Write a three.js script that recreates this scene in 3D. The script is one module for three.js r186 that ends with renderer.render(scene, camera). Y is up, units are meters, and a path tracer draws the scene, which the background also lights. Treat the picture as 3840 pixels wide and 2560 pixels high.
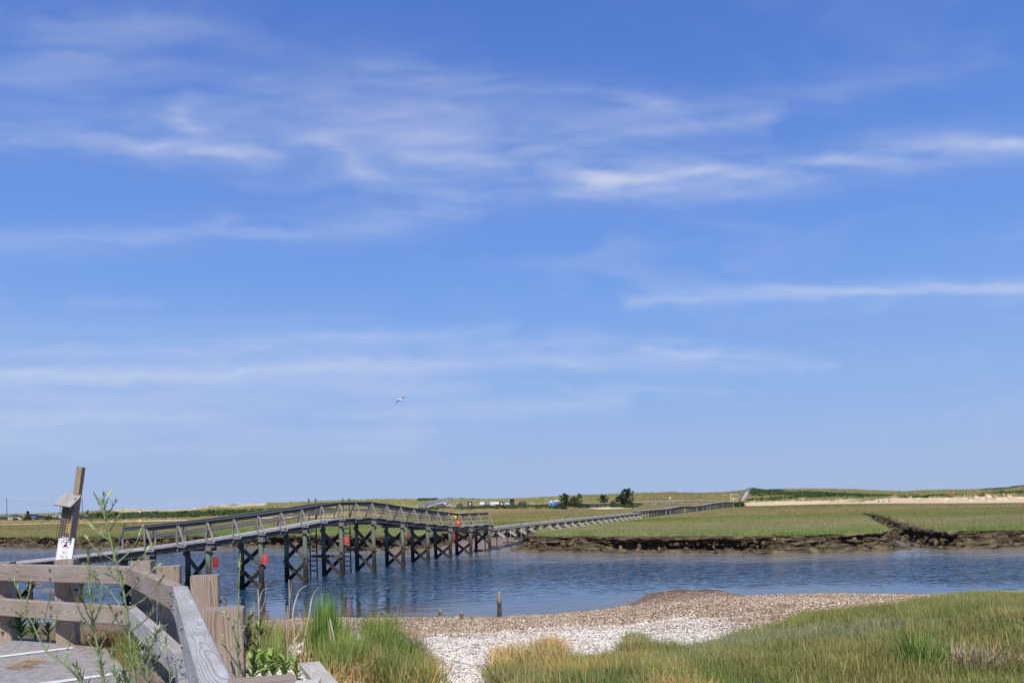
import * as THREE from 'three';
import { MarchingCubes } from 'three/addons/objects/MarchingCubes.js';
import { mergeGeometries } from 'three/addons/utils/BufferGeometryUtils.js';

// ---------- camera, sky, sun, exposure ----------
const EYE = 4.6, FOC = 3100, CX = 1920, CY = 1884, ROLL = THREE.MathUtils.degToRad(1.4), SR = Math.sin(ROLL), CR = Math.cos(ROLL);
const scene = new THREE.Scene();
const camera = new THREE.PerspectiveCamera(2 * Math.atan(CY / FOC) * 180 / Math.PI, 3840 / (2 * CY), 0.1, 6000);
camera.position.set(0, EYE, 0);
camera.rotation.z = -ROLL;
camera.setViewOffset(3840, 2 * CY, 0, 0, 3840, 2560);
const renderer = new THREE.WebGLRenderer({ antialias: true });
renderer.toneMapping = THREE.LinearToneMapping;
renderer.toneMappingExposure = 1.0;
renderer.shadowMap.enabled = true;
const SUN_DIR = new THREE.Vector3(0.04, 0.9, 0.5).normalize();
const sun = new THREE.DirectionalLight(new THREE.Color().setRGB(1, 0.95, 0.86), 4.5);
sun.position.copy(SUN_DIR).multiplyScalar(300); sun.target.position.set(0, 0, -80);
sun.castShadow = true; sun.shadow.mapSize.set(4096, 4096);
Object.assign(sun.shadow.camera, { left: -160, right: 160, top: 160, bottom: -160, near: 1, far: 700 });
sun.name = 'sun'; scene.add(sun, sun.target);

// ---------- numbers ----------
const clamp = THREE.MathUtils.clamp, lerp = THREE.MathUtils.lerp, sstep = (a, b, x) => { const t = clamp((x - a) / (b - a), 0, 1); return t * t * (3 - 2 * t); };
function rng(seed) { let a = seed >>> 0; return () => { a = (a + 0x6D2B79F5) >>> 0; let t = a; t = Math.imul(t ^ (t >>> 15), t | 1); t ^= t + Math.imul(t ^ (t >>> 7), t | 61); return ((t ^ (t >>> 14)) >>> 0) / 4294967296; }; }
const PERM = new Uint8Array(512); { const r = rng(77), p = [...Array(256).keys()]; for (let i = 255; i > 0; i--) { const j = Math.floor(r() * (i + 1)); [p[i], p[j]] = [p[j], p[i]]; } for (let i = 0; i < 512; i++) PERM[i] = p[i & 255]; }
const GX = new Float32Array(256), GY = new Float32Array(256), GZ = new Float32Array(256); { const r = rng(5); for (let i = 0; i < 256; i++) { const a = r() * 6.2832, z = r() * 2 - 1; GX[i] = Math.cos(a); GY[i] = Math.sin(a); GZ[i] = z; } }
function n2(x, y) {
  const xi = Math.floor(x), yi = Math.floor(y), fx = x - xi, fy = y - yi, u = fx * fx * fx * (fx * (fx * 6 - 15) + 10), v = fy * fy * fy * (fy * (fy * 6 - 15) + 10), X = xi & 255, Y = yi & 255;
  const a = PERM[PERM[X] + Y], b = PERM[PERM[X + 1] + Y], c = PERM[PERM[X] + Y + 1], d = PERM[PERM[X + 1] + Y + 1];
  return 1.5 * lerp(lerp(GX[a] * fx + GY[a] * fy, GX[b] * (fx - 1) + GY[b] * fy, u), lerp(GX[c] * fx + GY[c] * (fy - 1), GX[d] * (fx - 1) + GY[d] * (fy - 1), u), v);
}
function n3(x, y, z) { const k = Math.floor(z), f = z - k, s = f * f * (3 - 2 * f); return lerp(n2(x + k * 17.3, y + k * 9.7), n2(x + (k + 1) * 17.3, y + (k + 1) * 9.7), s); }
function fbm(x, y, o = 4) { let s = 0, a = 0.5; for (let i = 0; i < o; i++) { s += a * n2(x, y); x = x * 2.03 + 13.1; y = y * 2.03 + 7.7; a *= 0.5; } return s; }
const table = (rows) => (x, c = 1) => { if (x <= rows[0][0]) return rows[0][c]; for (let i = 1; i < rows.length; i++) if (x <= rows[i][0]) { const t = (x - rows[i - 1][0]) / (rows[i][0] - rows[i - 1][0]); return lerp(rows[i - 1][c], rows[i][c], t); } return rows[rows.length - 1][c]; };
const V = (x, y, d) => new THREE.Vector3(x, y, -d);
// the ray through a point of the photograph: (x, y) per metre of depth
const ray = (px, py) => { const dx = px - CX, dy = py - CY; return [(dx * CR - dy * SR) / FOC, (-dx * SR - dy * CR) / FOC]; };
const at = (px, py, d) => { const [x, y] = ray(px, py); return V(x * d, EYE + y * d, d); };
const onPlane = (px, py, h) => { const [x, y] = ray(px, py), d = (EYE - h) / -y; return [x * d, d]; };
const inPoly = (poly, x, y) => { let r = false; for (let i = 0, j = poly.length - 1; i < poly.length; j = i++) { const [xi, yi] = poly[i], [xj, yj] = poly[j]; if ((yi > y) !== (yj > y) && x < (xj - xi) * (y - yi) / (yj - yi) + xi) r = !r; } return r; };

// ---------- sky: clear air and cirrus by direction ----------
{
  const W = 2048, H = 1024, data = new Float32Array(W * H * 4);
  const air = table([[-90, .16, .17, .16], [-3, .20, .22, .24], [-0.5, .40, .50, .70], [0, .385, .497, .735], [3, .355, .49, .765], [7, .29, .455, .80], [12, .212, .395, .815], [17, .16, .325, .775], [23, .118, .262, .70], [28, .094, .217, .635], [33, .078, .185, .58], [45, .055, .14, .47], [90, .035, .095, .36]]);
  // cirrus: each stroke is a line of (across, up) bearings in photograph units, a width, a strength
  const S = [
    [[[-400, 470], [0, 500], [150, 520], [330, 525], [560, 540], [800, 560]], 36, .42], [[[-300, 300], [100, 330], [330, 230], [560, 150], [800, 60]], 110, .12], [[[-200, 60], [200, 40], [500, 100]], 120, .08], [[[300, 180], [400, 260], [420, 420], [520, 520]], 90, .12],
    [[[760, 420], [800, 490], [850, 540], [950, 575], [1040, 590]], 26, .34], [[[940, 580], [1060, 555], [1180, 520], [1290, 510], [1330, 540], [1390, 600], [1440, 680]], 20, .3], [[[1000, 540], [1150, 540], [1300, 500], [1500, 480], [1700, 470]], 70, .2], [[[800, 400], [1000, 360], [1300, 300], [1600, 280]], 100, .13], [[[900, 420], [1300, 450], [1700, 480], [1900, 560]], 120, .16],
    [[[1560, 280], [1750, 305], [2000, 340], [2250, 350], [2400, 375], [2560, 397]], 40, .24], [[[2500, 395], [2900, 370], [3200, 340], [3500, 270], [3750, 200]], 40, .16], [[[1650, 600], [1780, 610], [1950, 605], [2100, 565], [2300, 520], [2560, 480], [2900, 440]], 30, .32], [[[1500, 520], [1900, 540], [2300, 470]], 90, .15],
    [[[1500, 690], [1750, 720], [1950, 725], [2150, 700], [2280, 680]], 34, .26], [[[2200, 690], [2400, 665], [2700, 655], [2950, 645], [3150, 620], [3350, 575], [3550, 545], [3760, 528], [4000, 520]], 36, .52], [[[2250, 640], [2600, 625], [2900, 620]], 45, .24], [[[2350, 700], [2600, 740], [2900, 700], [3100, 680]], 36, .2], [[[3300, 600], [3500, 600], [3800, 590]], 45, .16],
    [[[-200, 915], [100, 905], [480, 895], [860, 885], [1200, 860], [1500, 838], [1760, 800]], 36, .3], [[[850, 850], [890, 825]], 22, .2], [[[2430, 1128], [2700, 1110], [2900, 1100], [3200, 1088], [3500, 1078], [3840, 1072], [4200, 1066]], 17, .5], [[[3300, 1150], [3840, 1148]], 14, .16], [[[350, 1138], [480, 1132], [600, 1130]], 10, .14],
    [[[-300, 1345], [200, 1330], [650, 1322], [1000, 1300], [1300, 1280], [1650, 1250], [1950, 1240]], 22, .34], [[[-300, 1395], [300, 1405], [800, 1400], [1300, 1380], [1700, 1365], [2300, 1352], [2700, 1350]], 26, .46], [[[1900, 1290], [2300, 1280], [2620, 1275]], 10, .24], [[[2400, 1310], [2700, 1335], [2950, 1362], [3150, 1372]], 14, .3], [[[2750, 1385], [3000, 1382]], 10, .2], [[[1900, 1420], [2150, 1405], [2300, 1390]], 12, .16],
    [[[-300, 1370], [500, 1370], [1300, 1370]], 90, .2], [[[-300, 1500], [400, 1490], [1100, 1470], [1700, 1440]], 60, .28], [[[-300, 1580], [600, 1570], [1300, 1555], [1900, 1545], [2300, 1520]], 34, .24], [[[-300, 1660], [700, 1650], [1500, 1630]], 55, .24], [[[-200, 1240], [500, 1225], [1400, 1200]], 50, .1], [[[2300, 1440], [2700, 1470]], 20, .1],
  ].map(([pts, w, s]) => ({ pts, w, s, lo: Math.min(...pts.map((p) => p[1])) - 4 * w, hi: Math.max(...pts.map((p) => p[1])) + 4 * w, l: pts[0][0] - 3 * w, r: pts[pts.length - 1][0] + 3 * w }));
  const c = [0, 0, 0];
  for (let row = 0; row < H; row++) {
    const el = ((row + 0.5) / H - 0.5) * Math.PI, deg = el * 180 / Math.PI, y = Math.sin(el), ce = Math.cos(el);
    for (let k = 0; k < 3; k++) c[k] = air(deg, k + 1);
    for (let col = 0; col < W; col++) {
      const az = ((col + 0.5) / W - 0.5) * 2 * Math.PI, x = Math.cos(az) * ce, z = Math.sin(az) * ce, o = (row * W + col) * 4;
      let al = 0, glow = Math.pow(Math.max(0, x * SUN_DIR.x + y * SUN_DIR.y + z * SUN_DIR.z), 8) * 0.5;
      if (y > 0) {
        // generic thin cirrus everywhere, on a high flat layer
        const k = 1 / (y + 0.12), gx = x * k, gz = z * k, wx = gx * 1.1 + fbm(gx * 2, gz * 2, 3) * .7, wz = gz * 1.1 + fbm(gx * 2 + 9, gz * 2, 3) * .7;
        const veil = sstep(0.02, 0.5, fbm(wx * .8 + 3.1, wz * 1.8, 5)) * 0.10 * sstep(0, 0.12, y) + 0.0;
        al = veil;
        if (z < -0.15) {
          const X = x / -z * FOC, Y = y / -z * FOC;
          let px = CX + X * CR + Y * SR, py = CY + X * -SR - Y * CR;
          if (px > -1400 && px < 5200 && py > -900) {
            const q = 1 / 240, wpx = px + fbm(px * q * .7, py * q * 1.4, 4) * 120, wpy = py + fbm(px * q * .5 + 31, py * q * 1.2, 3) * 34 + fbm(px * .0075, py * .02, 4) * 17;
            const lo = lerp(.52, .26, sstep(700, 1150, py)), fib = lerp(.55, .28, sstep(700, 1150, py)) * (n2(wpx * .006 * lo - wpy * .008 * lo, wpy * .036 + wpx * .004) * .6 + n2(wpx * .011 * lo + wpy * .012 * lo, wpy * .05 - wpx * .006 * lo) * .5), fine = clamp(0.54 + 1.05 * fbm((wpx * .0032 + wpy * .004) * lo, wpy * .017 - wpx * .0012 * lo, 5) + .8 * fib, 0, 1.7), soft = clamp(0.62 + 1.1 * fbm((wpx * .0022 + wpy * .002) * lo, wpy * .008 - wpx * .0008 * lo, 5) + .6 * fib, 0, 1.7);
            for (const s of S) {
              if (wpy < s.lo || wpy > s.hi || wpx < s.l || wpx > s.r) continue;
              let best = 1e9, p = s.pts;
              for (let i = 1; i < p.length; i++) { const ax = p[i - 1][0], ay = p[i - 1][1], bx = p[i][0] - ax, by = p[i][1] - ay, t = clamp(((wpx - ax) * bx + (wpy - ay) * by) / (bx * bx + by * by), 0, 1), ex = (wpx - ax - bx * t) * .55, ey = wpy - ay - by * t, d2 = ex * ex + ey * ey; if (d2 < best) best = d2; }
              const d = Math.sqrt(best) / s.w;
              const a = s.s * (.55 * Math.exp(-d * d * 1.1) + .42 * Math.exp(-d * d * .24)) * (s.w > 70 ? soft : lerp(soft, fine, .75));
              al = 1 - (1 - al) * (1 - clamp(a, 0, .9));
            }
          }
        }
      }
      const white = [.72, .75, .86];
      for (let k = 0; k < 3; k++) data[o + k] = lerp(c[k], white[k] * (1 + glow), clamp(al, 0, .85)) * (1 + glow * .8);
      data[o + 3] = 1;
    }
  }
  const t = new THREE.DataTexture(data, W, H, THREE.RGBAFormat, THREE.FloatType);
  t.mapping = THREE.EquirectangularReflectionMapping; t.minFilter = t.magFilter = THREE.LinearFilter; t.needsUpdate = true;
  scene.background = t; scene.environment = t;
}

// ---------- building helpers ----------
const used = new Map();
function numbered(name) { const k = used.get(name) ?? 0; used.set(name, k + 1); return k ? name + '_' + String(k).padStart(3, '0') : name; }
const shade = (o) => { o.traverse((m) => { if (m.isMesh) { m.castShadow = true; m.receiveShadow = true; } }); return o; };
function tag(o, label, category, group, kind) { if (label) o.userData.label = label; if (category) o.userData.category = category; if (group) o.userData.group = group; if (kind) o.userData.kind = kind; return o; }
function thing(name, pos, label, category, group) { const o = new THREE.Group(); o.name = numbered(name); if (pos) o.position.copy(pos); scene.add(o); return tag(o, label, category, group); }
function part(name, geo, mat, parent, kind) { const m = new THREE.Mesh(geo, mat); m.name = name; m.castShadow = m.receiveShadow = true; if (kind) m.userData.kind = kind; parent.add(m); return m; }
function single(name, geo, mat, label, category, group, kind) { const m = new THREE.Mesh(geo, mat); m.name = numbered(name); m.castShadow = m.receiveShadow = true; scene.add(m); return tag(m, label, category, group, kind); }
const col = (r, g, b) => new THREE.Color().setRGB(r, g, b);
const mat = (r, g, b, rough = .85, o = {}) => new THREE.MeshStandardMaterial({ color: col(r, g, b), roughness: rough, ...o });

class MB {
  constructor() { this.p = []; this.n = []; this.t = []; this.c = []; }
  get empty() { return !this.p.length; }
  v(p, n, u, v, c) { this.p.push(p.x, p.y, p.z); this.n.push(n.x, n.y, n.z); this.t.push(u, v); c ? this.c.push(c[0], c[1], c[2]) : this.c.push(1, 1, 1); }
  tri(a, b, c, k, uv) { const n = new THREE.Vector3().subVectors(b, a).cross(new THREE.Vector3().subVectors(c, a)).normalize(); uv ??= [0, 0, 1, 0, 0, 1]; this.v(a, n, uv[0], uv[1], k); this.v(b, n, uv[2], uv[3], k); this.v(c, n, uv[4], uv[5], k); }
  quad(a, b, c, d, k, uv) { uv ??= [0, 0, 1, 0, 1, 1, 0, 1]; this.tri(a, b, c, k, [uv[0], uv[1], uv[2], uv[3], uv[4], uv[5]]); this.tri(a, c, d, k, [uv[0], uv[1], uv[4], uv[5], uv[6], uv[7]]); }
  // timber from a to b: w across, h deep; grain runs along u (2.4 m a turn), v around (0.6 m a turn)
  beam(a, b, w, h, o = {}) {
    const ax = new THREE.Vector3().subVectors(b, a), L = ax.length(); ax.normalize();
    let up = o.up ? o.up.clone() : Math.abs(ax.y) > .9 ? new THREE.Vector3(0, 0, -1) : new THREE.Vector3(0, 1, 0);
    const side = new THREE.Vector3().crossVectors(ax, up).normalize(); up = new THREE.Vector3().crossVectors(side, ax).normalize();
    const k = o.ch ?? Math.min(w, h) * .06, x = w / 2, y = h / 2, ring = [[x, -y + k], [x, y - k], [x - k, y], [-x + k, y], [-x, y - k], [-x, -y + k], [-x + k, -y], [x - k, -y]];
    const uo = o.uo ?? 0, vo = o.vo ?? 0, P = (q, s) => new THREE.Vector3().copy(s ? b : a).addScaledVector(side, q[0]).addScaledVector(up, q[1]);
    let per = 0;
    for (let i = 0; i < 8; i++) {
      const q = ring[i], r = ring[(i + 1) % 8], l = Math.hypot(q[0] - r[0], q[1] - r[1]), v0 = per / .6 + vo, v1 = (per + l) / .6 + vo; per += l + (o.gap ?? .05);
      this.quad(P(q, 0), P(q, 1), P(r, 1), P(r, 0), o.c, [uo, v0, uo + L / 2.4, v0, uo + L / 2.4, v1, uo, v1].map((z) => z));
    }
    for (const s of [0, 1]) for (let i = 1; i < 7; i++) { const T = [ring[0], ring[i], ring[i + 1]], uv = T.flatMap((q) => [uo + q[0] / 9, vo + q[1] / .6]); s ? this.tri(P(T[0], s), P(T[2], s), P(T[1], s), o.c, [uv[0], uv[1], uv[4], uv[5], uv[2], uv[3]]) : this.tri(P(T[0], s), P(T[1], s), P(T[2], s), o.c, uv); }
    return this;
  }
  // round tube through points with radii; smooth normals
  tube(pts, rad, seg = 8, k, o = {}) {
    const R = (i) => typeof rad === 'function' ? rad(i / (pts.length - 1)) : rad, rings = [];
    for (let i = 0; i < pts.length; i++) {
      const t = new THREE.Vector3().subVectors(pts[Math.min(i + 1, pts.length - 1)], pts[Math.max(i - 1, 0)]).normalize(), ref = Math.abs(t.y) > .9 ? new THREE.Vector3(1, 0, 0) : new THREE.Vector3(0, 1, 0), s = new THREE.Vector3().crossVectors(t, ref).normalize(), u = new THREE.Vector3().crossVectors(s, t);
      rings.push([...Array(seg + 1).keys()].map((j) => { const a = j / seg * 6.28318, n = s.clone().multiplyScalar(Math.cos(a)).addScaledVector(u, Math.sin(a)); return { p: pts[i].clone().addScaledVector(n, R(i)), n, u: (o.uo ?? 0) + (o.len ?? 1) * i / (pts.length - 1), v: j / seg * (o.vs ?? 1) }; }));
    }
    const C = (i, q) => typeof k === 'function' ? k(i / (pts.length - 1), q) : k;
    for (let i = 0; i + 1 < pts.length; i++) for (let j = 0; j < seg; j++) {
      const A = rings[i][j], B = rings[i + 1][j], D = rings[i + 1][j + 1], E = rings[i][j + 1];
      for (const [q, ii] of [[A, i], [B, i + 1], [D, i + 1], [A, i], [D, i + 1], [E, i]]) this.v(q.p, q.n, q.u, q.v, C(ii, q.p));
    }
    if (!o.open) for (const i of [0, pts.length - 1]) { const r = rings[i]; for (let j = 0; j < seg; j++) i ? this.tri(r[j].p, r[j + 1].p, pts[i], C(i, pts[i])) : this.tri(r[j + 1].p, r[j].p, pts[i], C(i, pts[i])); }
    return this;
  }
  // a leaf or blade: a bent tapering strip
  blade(p, dir, len, wid, bend, seg, k, side, belly = 0) {
    const d = dir.clone().normalize(), s = side ?? new THREE.Vector3().crossVectors(d, new THREE.Vector3(0, 1, .01)).normalize(); let q = p.clone(), L = null;
    for (let i = 0; i <= seg; i++) {
      const t = i / seg, w = wid * (belly ? Math.pow(Math.sin(Math.PI * Math.min(1, .12 + t * .88)), .8) : (1 - t * t)) * .5, a = q.clone().addScaledVector(s, -w), b = q.clone().addScaledVector(s, w);
      if (L) { const u = [0, (i - 1) / seg, 1, (i - 1) / seg, 1, t, 0, t]; i === seg ? this.tri(L[0], L[1], q, k, [0, .8, 1, .8, .5, 1]) : this.quad(L[0], L[1], b, a, k, u); }
      L = [a, b]; q = q.clone().addScaledVector(d, len / seg); d.y -= bend / seg; d.normalize();
    }
    return this;
  }
  box(c, x, y, z, k) { return this.beam(new THREE.Vector3(c.x - x / 2, c.y, c.z), new THREE.Vector3(c.x + x / 2, c.y, c.z), z, y, { c: k }); }
  geo() { const g = new THREE.BufferGeometry(); g.setAttribute('position', new THREE.Float32BufferAttribute(this.p, 3)); g.setAttribute('normal', new THREE.Float32BufferAttribute(this.n, 3)); g.setAttribute('uv', new THREE.Float32BufferAttribute(this.t, 2)); g.setAttribute('color', new THREE.Float32BufferAttribute(this.c, 3)); return g; }
}
function grid(nx, ny, f) { // f(i/nx, j/ny) -> {p, c, u, v}
  const P = new Float32Array((nx + 1) * (ny + 1) * 3), C = new Float32Array(P.length), T = new Float32Array((nx + 1) * (ny + 1) * 2), I = [];
  for (let j = 0; j <= ny; j++) for (let i = 0; i <= nx; i++) { const k = j * (nx + 1) + i, q = f(i / nx, j / ny, i, j); P.set([q.p.x, q.p.y, q.p.z], k * 3); C.set(q.c ?? [1, 1, 1], k * 3); T.set([q.u ?? q.p.x, q.v ?? -q.p.z], k * 2); if (i < nx && j < ny) I.push(k, k + 1, k + nx + 2, k, k + nx + 2, k + nx + 1); }
  const g = new THREE.BufferGeometry(); g.setAttribute('position', new THREE.BufferAttribute(P, 3)); g.setAttribute('color', new THREE.BufferAttribute(C, 3)); g.setAttribute('uv', new THREE.BufferAttribute(T, 2)); g.setIndex(I); g.computeVertexNormals(); return g;
}
function dataTex(w, h, f, srgb = false, repeat = true) {
  const d = new Uint8Array(w * h * 4);
  for (let y = 0; y < h; y++) for (let x = 0; x < w; x++) { const q = f(x, y), o = (y * w + x) * 4; d[o] = clamp(q[0] * 255, 0, 255); d[o + 1] = clamp(q[1] * 255, 0, 255); d[o + 2] = clamp(q[2] * 255, 0, 255); d[o + 3] = 255; }
  const t = new THREE.DataTexture(d, w, h); t.magFilter = t.minFilter = THREE.LinearFilter; if (repeat) t.wrapS = t.wrapT = THREE.RepeatWrapping; if (srgb) t.colorSpace = THREE.SRGBColorSpace; t.needsUpdate = true; return t;
}
const enc = (l) => l <= .0031308 ? l * 12.92 : 1.055 * Math.pow(l, 1 / 2.4) - .055; // linear to sRGB bytes
function canvasTex(w, h, draw) { const c = document.createElement('canvas'); c.width = w; c.height = h; draw(c.getContext('2d'), w, h); const t = new THREE.CanvasTexture(c); t.colorSpace = THREE.SRGBColorSpace; return t; }

// ---------- weathered wood ----------
// plain-sawn timber: distance to a wandering pith gives the cathedral grain, knots push the rings aside
function wood(seed, light, dark, { freq = 190, knots = 6, contrast = 1, silver = .3, bump = .0025 } = {}) {
  const W = 1024, H = 512, r = rng(seed), ks = [...Array(knots)].map(() => [r() * 2.4, r() * .6, .008 + r() * .012, r()]), ht = new Float32Array(W * H), so = seed * 3.7;
  const wrap = (a, b, m) => { let d = a - b; d -= Math.round(d / m) * m; return d; };
  const tex = dataTex(W, H, (x, y) => {
    const u = x / W * 2.4, v = y / H * .6, a = u / 2.4 * 6.2832, cu = Math.cos(a), su = Math.sin(a);
    const row = Math.floor(v / .15), pv = (v - row * .15) - .075 + .05 * n2(cu * .35 + so + row * 7, su * .35 + row * 3), pz = .03 + .045 * n2(cu * .45 + so + 40 + row * 5, su * .45 + row * 11) + .0035 * n2(cu * 2.2 + row, su * 2.2 + so) + .0012 * n2(cu * 9 + row, v * 30 + su * 9);
    let dist = Math.hypot(pv, pz + .02), kn = 0, ring2 = 0;
    for (const [ku, kv, kr] of ks) { const du = wrap(u, ku, 2.4), dv = wrap(v, kv, .6), e = Math.hypot(du * .42, dv); dist += .02 * Math.exp(-(e * e) / .0009); if (e < kr * 1.6) { kn = Math.max(kn, sstep(kr * 1.5, kr * .7, e)); ring2 = Math.sin(e * 900); } }
    const ph = dist * freq * 6.2832 * .16 + .5 * n2(u * 3, v * 40 + so), saw = ph / 6.2832 - Math.floor(ph / 6.2832), late = Math.pow(saw, 2.2) * (1 - sstep(.9, 1, saw));
    const fiber = n2(u * 14 + so, v * 420), fib2 = n2(u * 5 + 50, v * 160 + so), blot = fbm(u * 1.7 + so, v * 5, 3), check = sstep(.62, .8, n2(u * 1.6 + so, v * 120));
    let k = clamp(late * .75 * contrast + fiber * .14 + fib2 * .16 + .12, 0, 1); k = Math.max(k, kn * (.7 + .3 * ring2)); k = Math.max(k, check * .75);
    const s = clamp(silver + blot * .9, 0, 1);
    ht[y * W + x] = clamp(.75 - k * .55 + fiber * .1 - kn * .1, 0, 1);
    return [0, 1, 2].map((i) => { let l = lerp(light[i], dark[i], k); const gray = (light[0] + light[1] + light[2]) / 3 * (1 - k * .6); l = lerp(l, gray * [.98, 1, 1.03][i], s * .55); return enc(l * (1 + blot * .35)); });
  }, true);
  const b = dataTex(W, H, (x, y) => { const h = ht[y * W + x]; return [h, h, h]; });
  return new THREE.MeshStandardMaterial({ map: tex, bumpMap: b, bumpScale: bump, roughness: .9, vertexColors: true });
}
const woodBrown = wood(3, [.47, .345, .24], [.115, .07, .045], { freq: 640, knots: 5, silver: .5, contrast: 1.0 });
const woodSilver = wood(11, [.56, .515, .44], [.19, .172, .15], { freq: 820, knots: 5, silver: .75, contrast: 1.15, bump: .004 });
const woodGray = wood(21, [.255, .228, .20], [.078, .067, .058], { freq: 420, knots: 4, silver: .7, contrast: .7 });
const woodDeck = wood(31, [.45, .405, .365], [.17, .148, .13], { freq: 420, knots: 5, silver: .7, contrast: .7 });
const steel = mat(.22, .22, .23, .55, { metalness: .7 }), rust = mat(.16, .075, .04, .9), darkIron = mat(.05, .045, .05, .6, { metalness: .5 });

// ---------- near shore: terrain heights ----------
const shoreAt = table([[-60, 34.3], [-10.9, 34.1], [-8.1, 34.6], [-4.1, 34.0], [-.6, 33.4], [1.9, 34.1], [3.6, 34.9], [4.8, 36], [7.1, 38.2], [10.8, 38.6], [14.7, 38.7], [18.1, 37.6], [21.3, 34.6], [26, 32.5], [40, 31], [90, 31]]);
function groundH(x, d) {
  const t = shoreAt(x) + .25 * n2(x * .5, d * .1) - d;
  let h = t < 0 ? .12 * t : .112 * t;
  h += (.32 + .16 * n2(x * 1.3, d * 1.6) + .07 * n2(x * 4, d * 4)) * sstep(.1, .8, t) * (1 - sstep(2.2, 5.5, t)) * sstep(4.6, 6, x) * (1 - sstep(8.2, 10.5, x));   // muddy hump at the water's edge
  h += .06 * Math.exp(-(((x - 13) / 9) ** 2) - (((d - 24) / 9) ** 2));                                        // grassy mound
  h += .05 * fbm(x * .45, d * .45, 3) * sstep(0, 3, t) + .015 * n2(x * 2.3, d * 2.3) * sstep(0, 1, t);
  h -= (.014 * Math.max(0, t) * sstep(4, 12, x) + .08 * sstep(14, 19, x) * sstep(14, 27, d)) * sstep(-.5, 2.5, t);
  h = Math.min(h, 3.02);
  const w = sstep(-.2, -2.0, x) * sstep(11.6, 9.2, d);
  return lerp(h, 3.1, w);
}
function onGround(px, py) { const [rx, ry] = ray(px, py); for (let d = 2; d < 60; d += .04) if (EYE + ry * d <= groundH(rx * d, d)) return [rx * d, d]; return [rx * 60, 60]; }
const onG = (px, py) => { const [x, d] = onGround(px, py); return V(x, groundH(x, d), d); };
const moundEdge = [[1850, 2476], [1888, 2556], [1870, 3600], [4600, 3600], [4300, 2250], [3900, 2250], [3700, 2238], [3517, 2232], [3390, 2256], [3232, 2271], [3074, 2282], [2916, 2314], [2811, 2350], [2679, 2381], [2655, 2400], [2790, 2412], [2680, 2424], [2520, 2404], [2367, 2384], [2296, 2400], [2408, 2427], [2296, 2447], [2204, 2447], [2102, 2447], [1959, 2466]].map(([x, y]) => [x, y > 3000 || y < 2251 ? y : y > 2400 ? y + 52 : y > 2300 ? y + 46 : y + 28]).map(([x, y]) => y > 3000 ? onPlane(x, y, 2.9) : y < 2251 && x > 3400 ? [onGround(3517, 2251), [40, 30.5], [27, 32.6], [21.2, 35.2]][x > 4000 ? 1 : x > 3800 ? 2 : x > 3600 ? 3 : 0] : onGround(x, y));
const clumpEdge = [[1085, 2470], [1110, 2420], [1180, 2405], [1260, 2395], [1330, 2400], [1390, 2380], [1480, 2385], [1540, 2420], [1620, 2450], [1650, 2500], [1625, 2570], [1640, 2900], [1290, 2900], [1250, 2560], [1150, 2520]].map(([x, y]) => onGround(x, y));
const inMound = (x, d) => inPoly(moundEdge, x + .25 * n2(x * 1.1, d * 1.1), d + .4 * n2(x * 1.3 + 9, d * 1.3)), inClump = (x, d) => inPoly(clumpEdge, x + .15 * n2(x * 2, d * 2), d);
const shellWhite = (x, d) => { const h = groundH(x, d), nn = fbm(x * .6, d * .6, 3); return sstep(1.5, 1.95, h + nn * .35) * (1 - sstep(2.6, 4.6, x - nn * 2 - (d < 14 ? 2 : 0))); };

const pebbleTex = (() => { // 2 m of shell hash and grit: irregular cells of many tones
  const N = 1024, r = rng(8), G = 64, cells = [...Array(G * G)].map(() => [r(), r(), r(), r()]), ht = new Float32Array(N * N);
  const map = dataTex(N, N, (x, y) => {
    const u = x / N * G, v = y / N * G, cu = Math.floor(u), cv = Math.floor(v); let b = 9, b2 = 9, id = null;
    for (let i = -1; i <= 1; i++) for (let j = -1; j <= 1; j++) { const c = cells[((cv + j + G) % G) * G + (cu + i + G) % G], dx = (cu + i + c[0] - u), dy = (cv + j + c[1] - v), e = Math.hypot(dx, dy * 1.2); if (e < b) { b2 = b; b = e; id = c; } else if (e < b2) b2 = e; }
    const edge = sstep(0, .25, b2 - b), tone = .45 + .75 * id[2], h = edge * (.4 + .6 * id[3]); ht[y * N + x] = h;
    const k = tone * (.45 + .55 * edge);
    return [k * .82, k * (.80 - .05 * id[3]), k * (.78 - .12 * id[3])];
  });
  return { map, bump: dataTex(N, N, (x, y) => { const h = ht[y * N + x]; return [h, h, h]; }) };
})();
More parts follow.
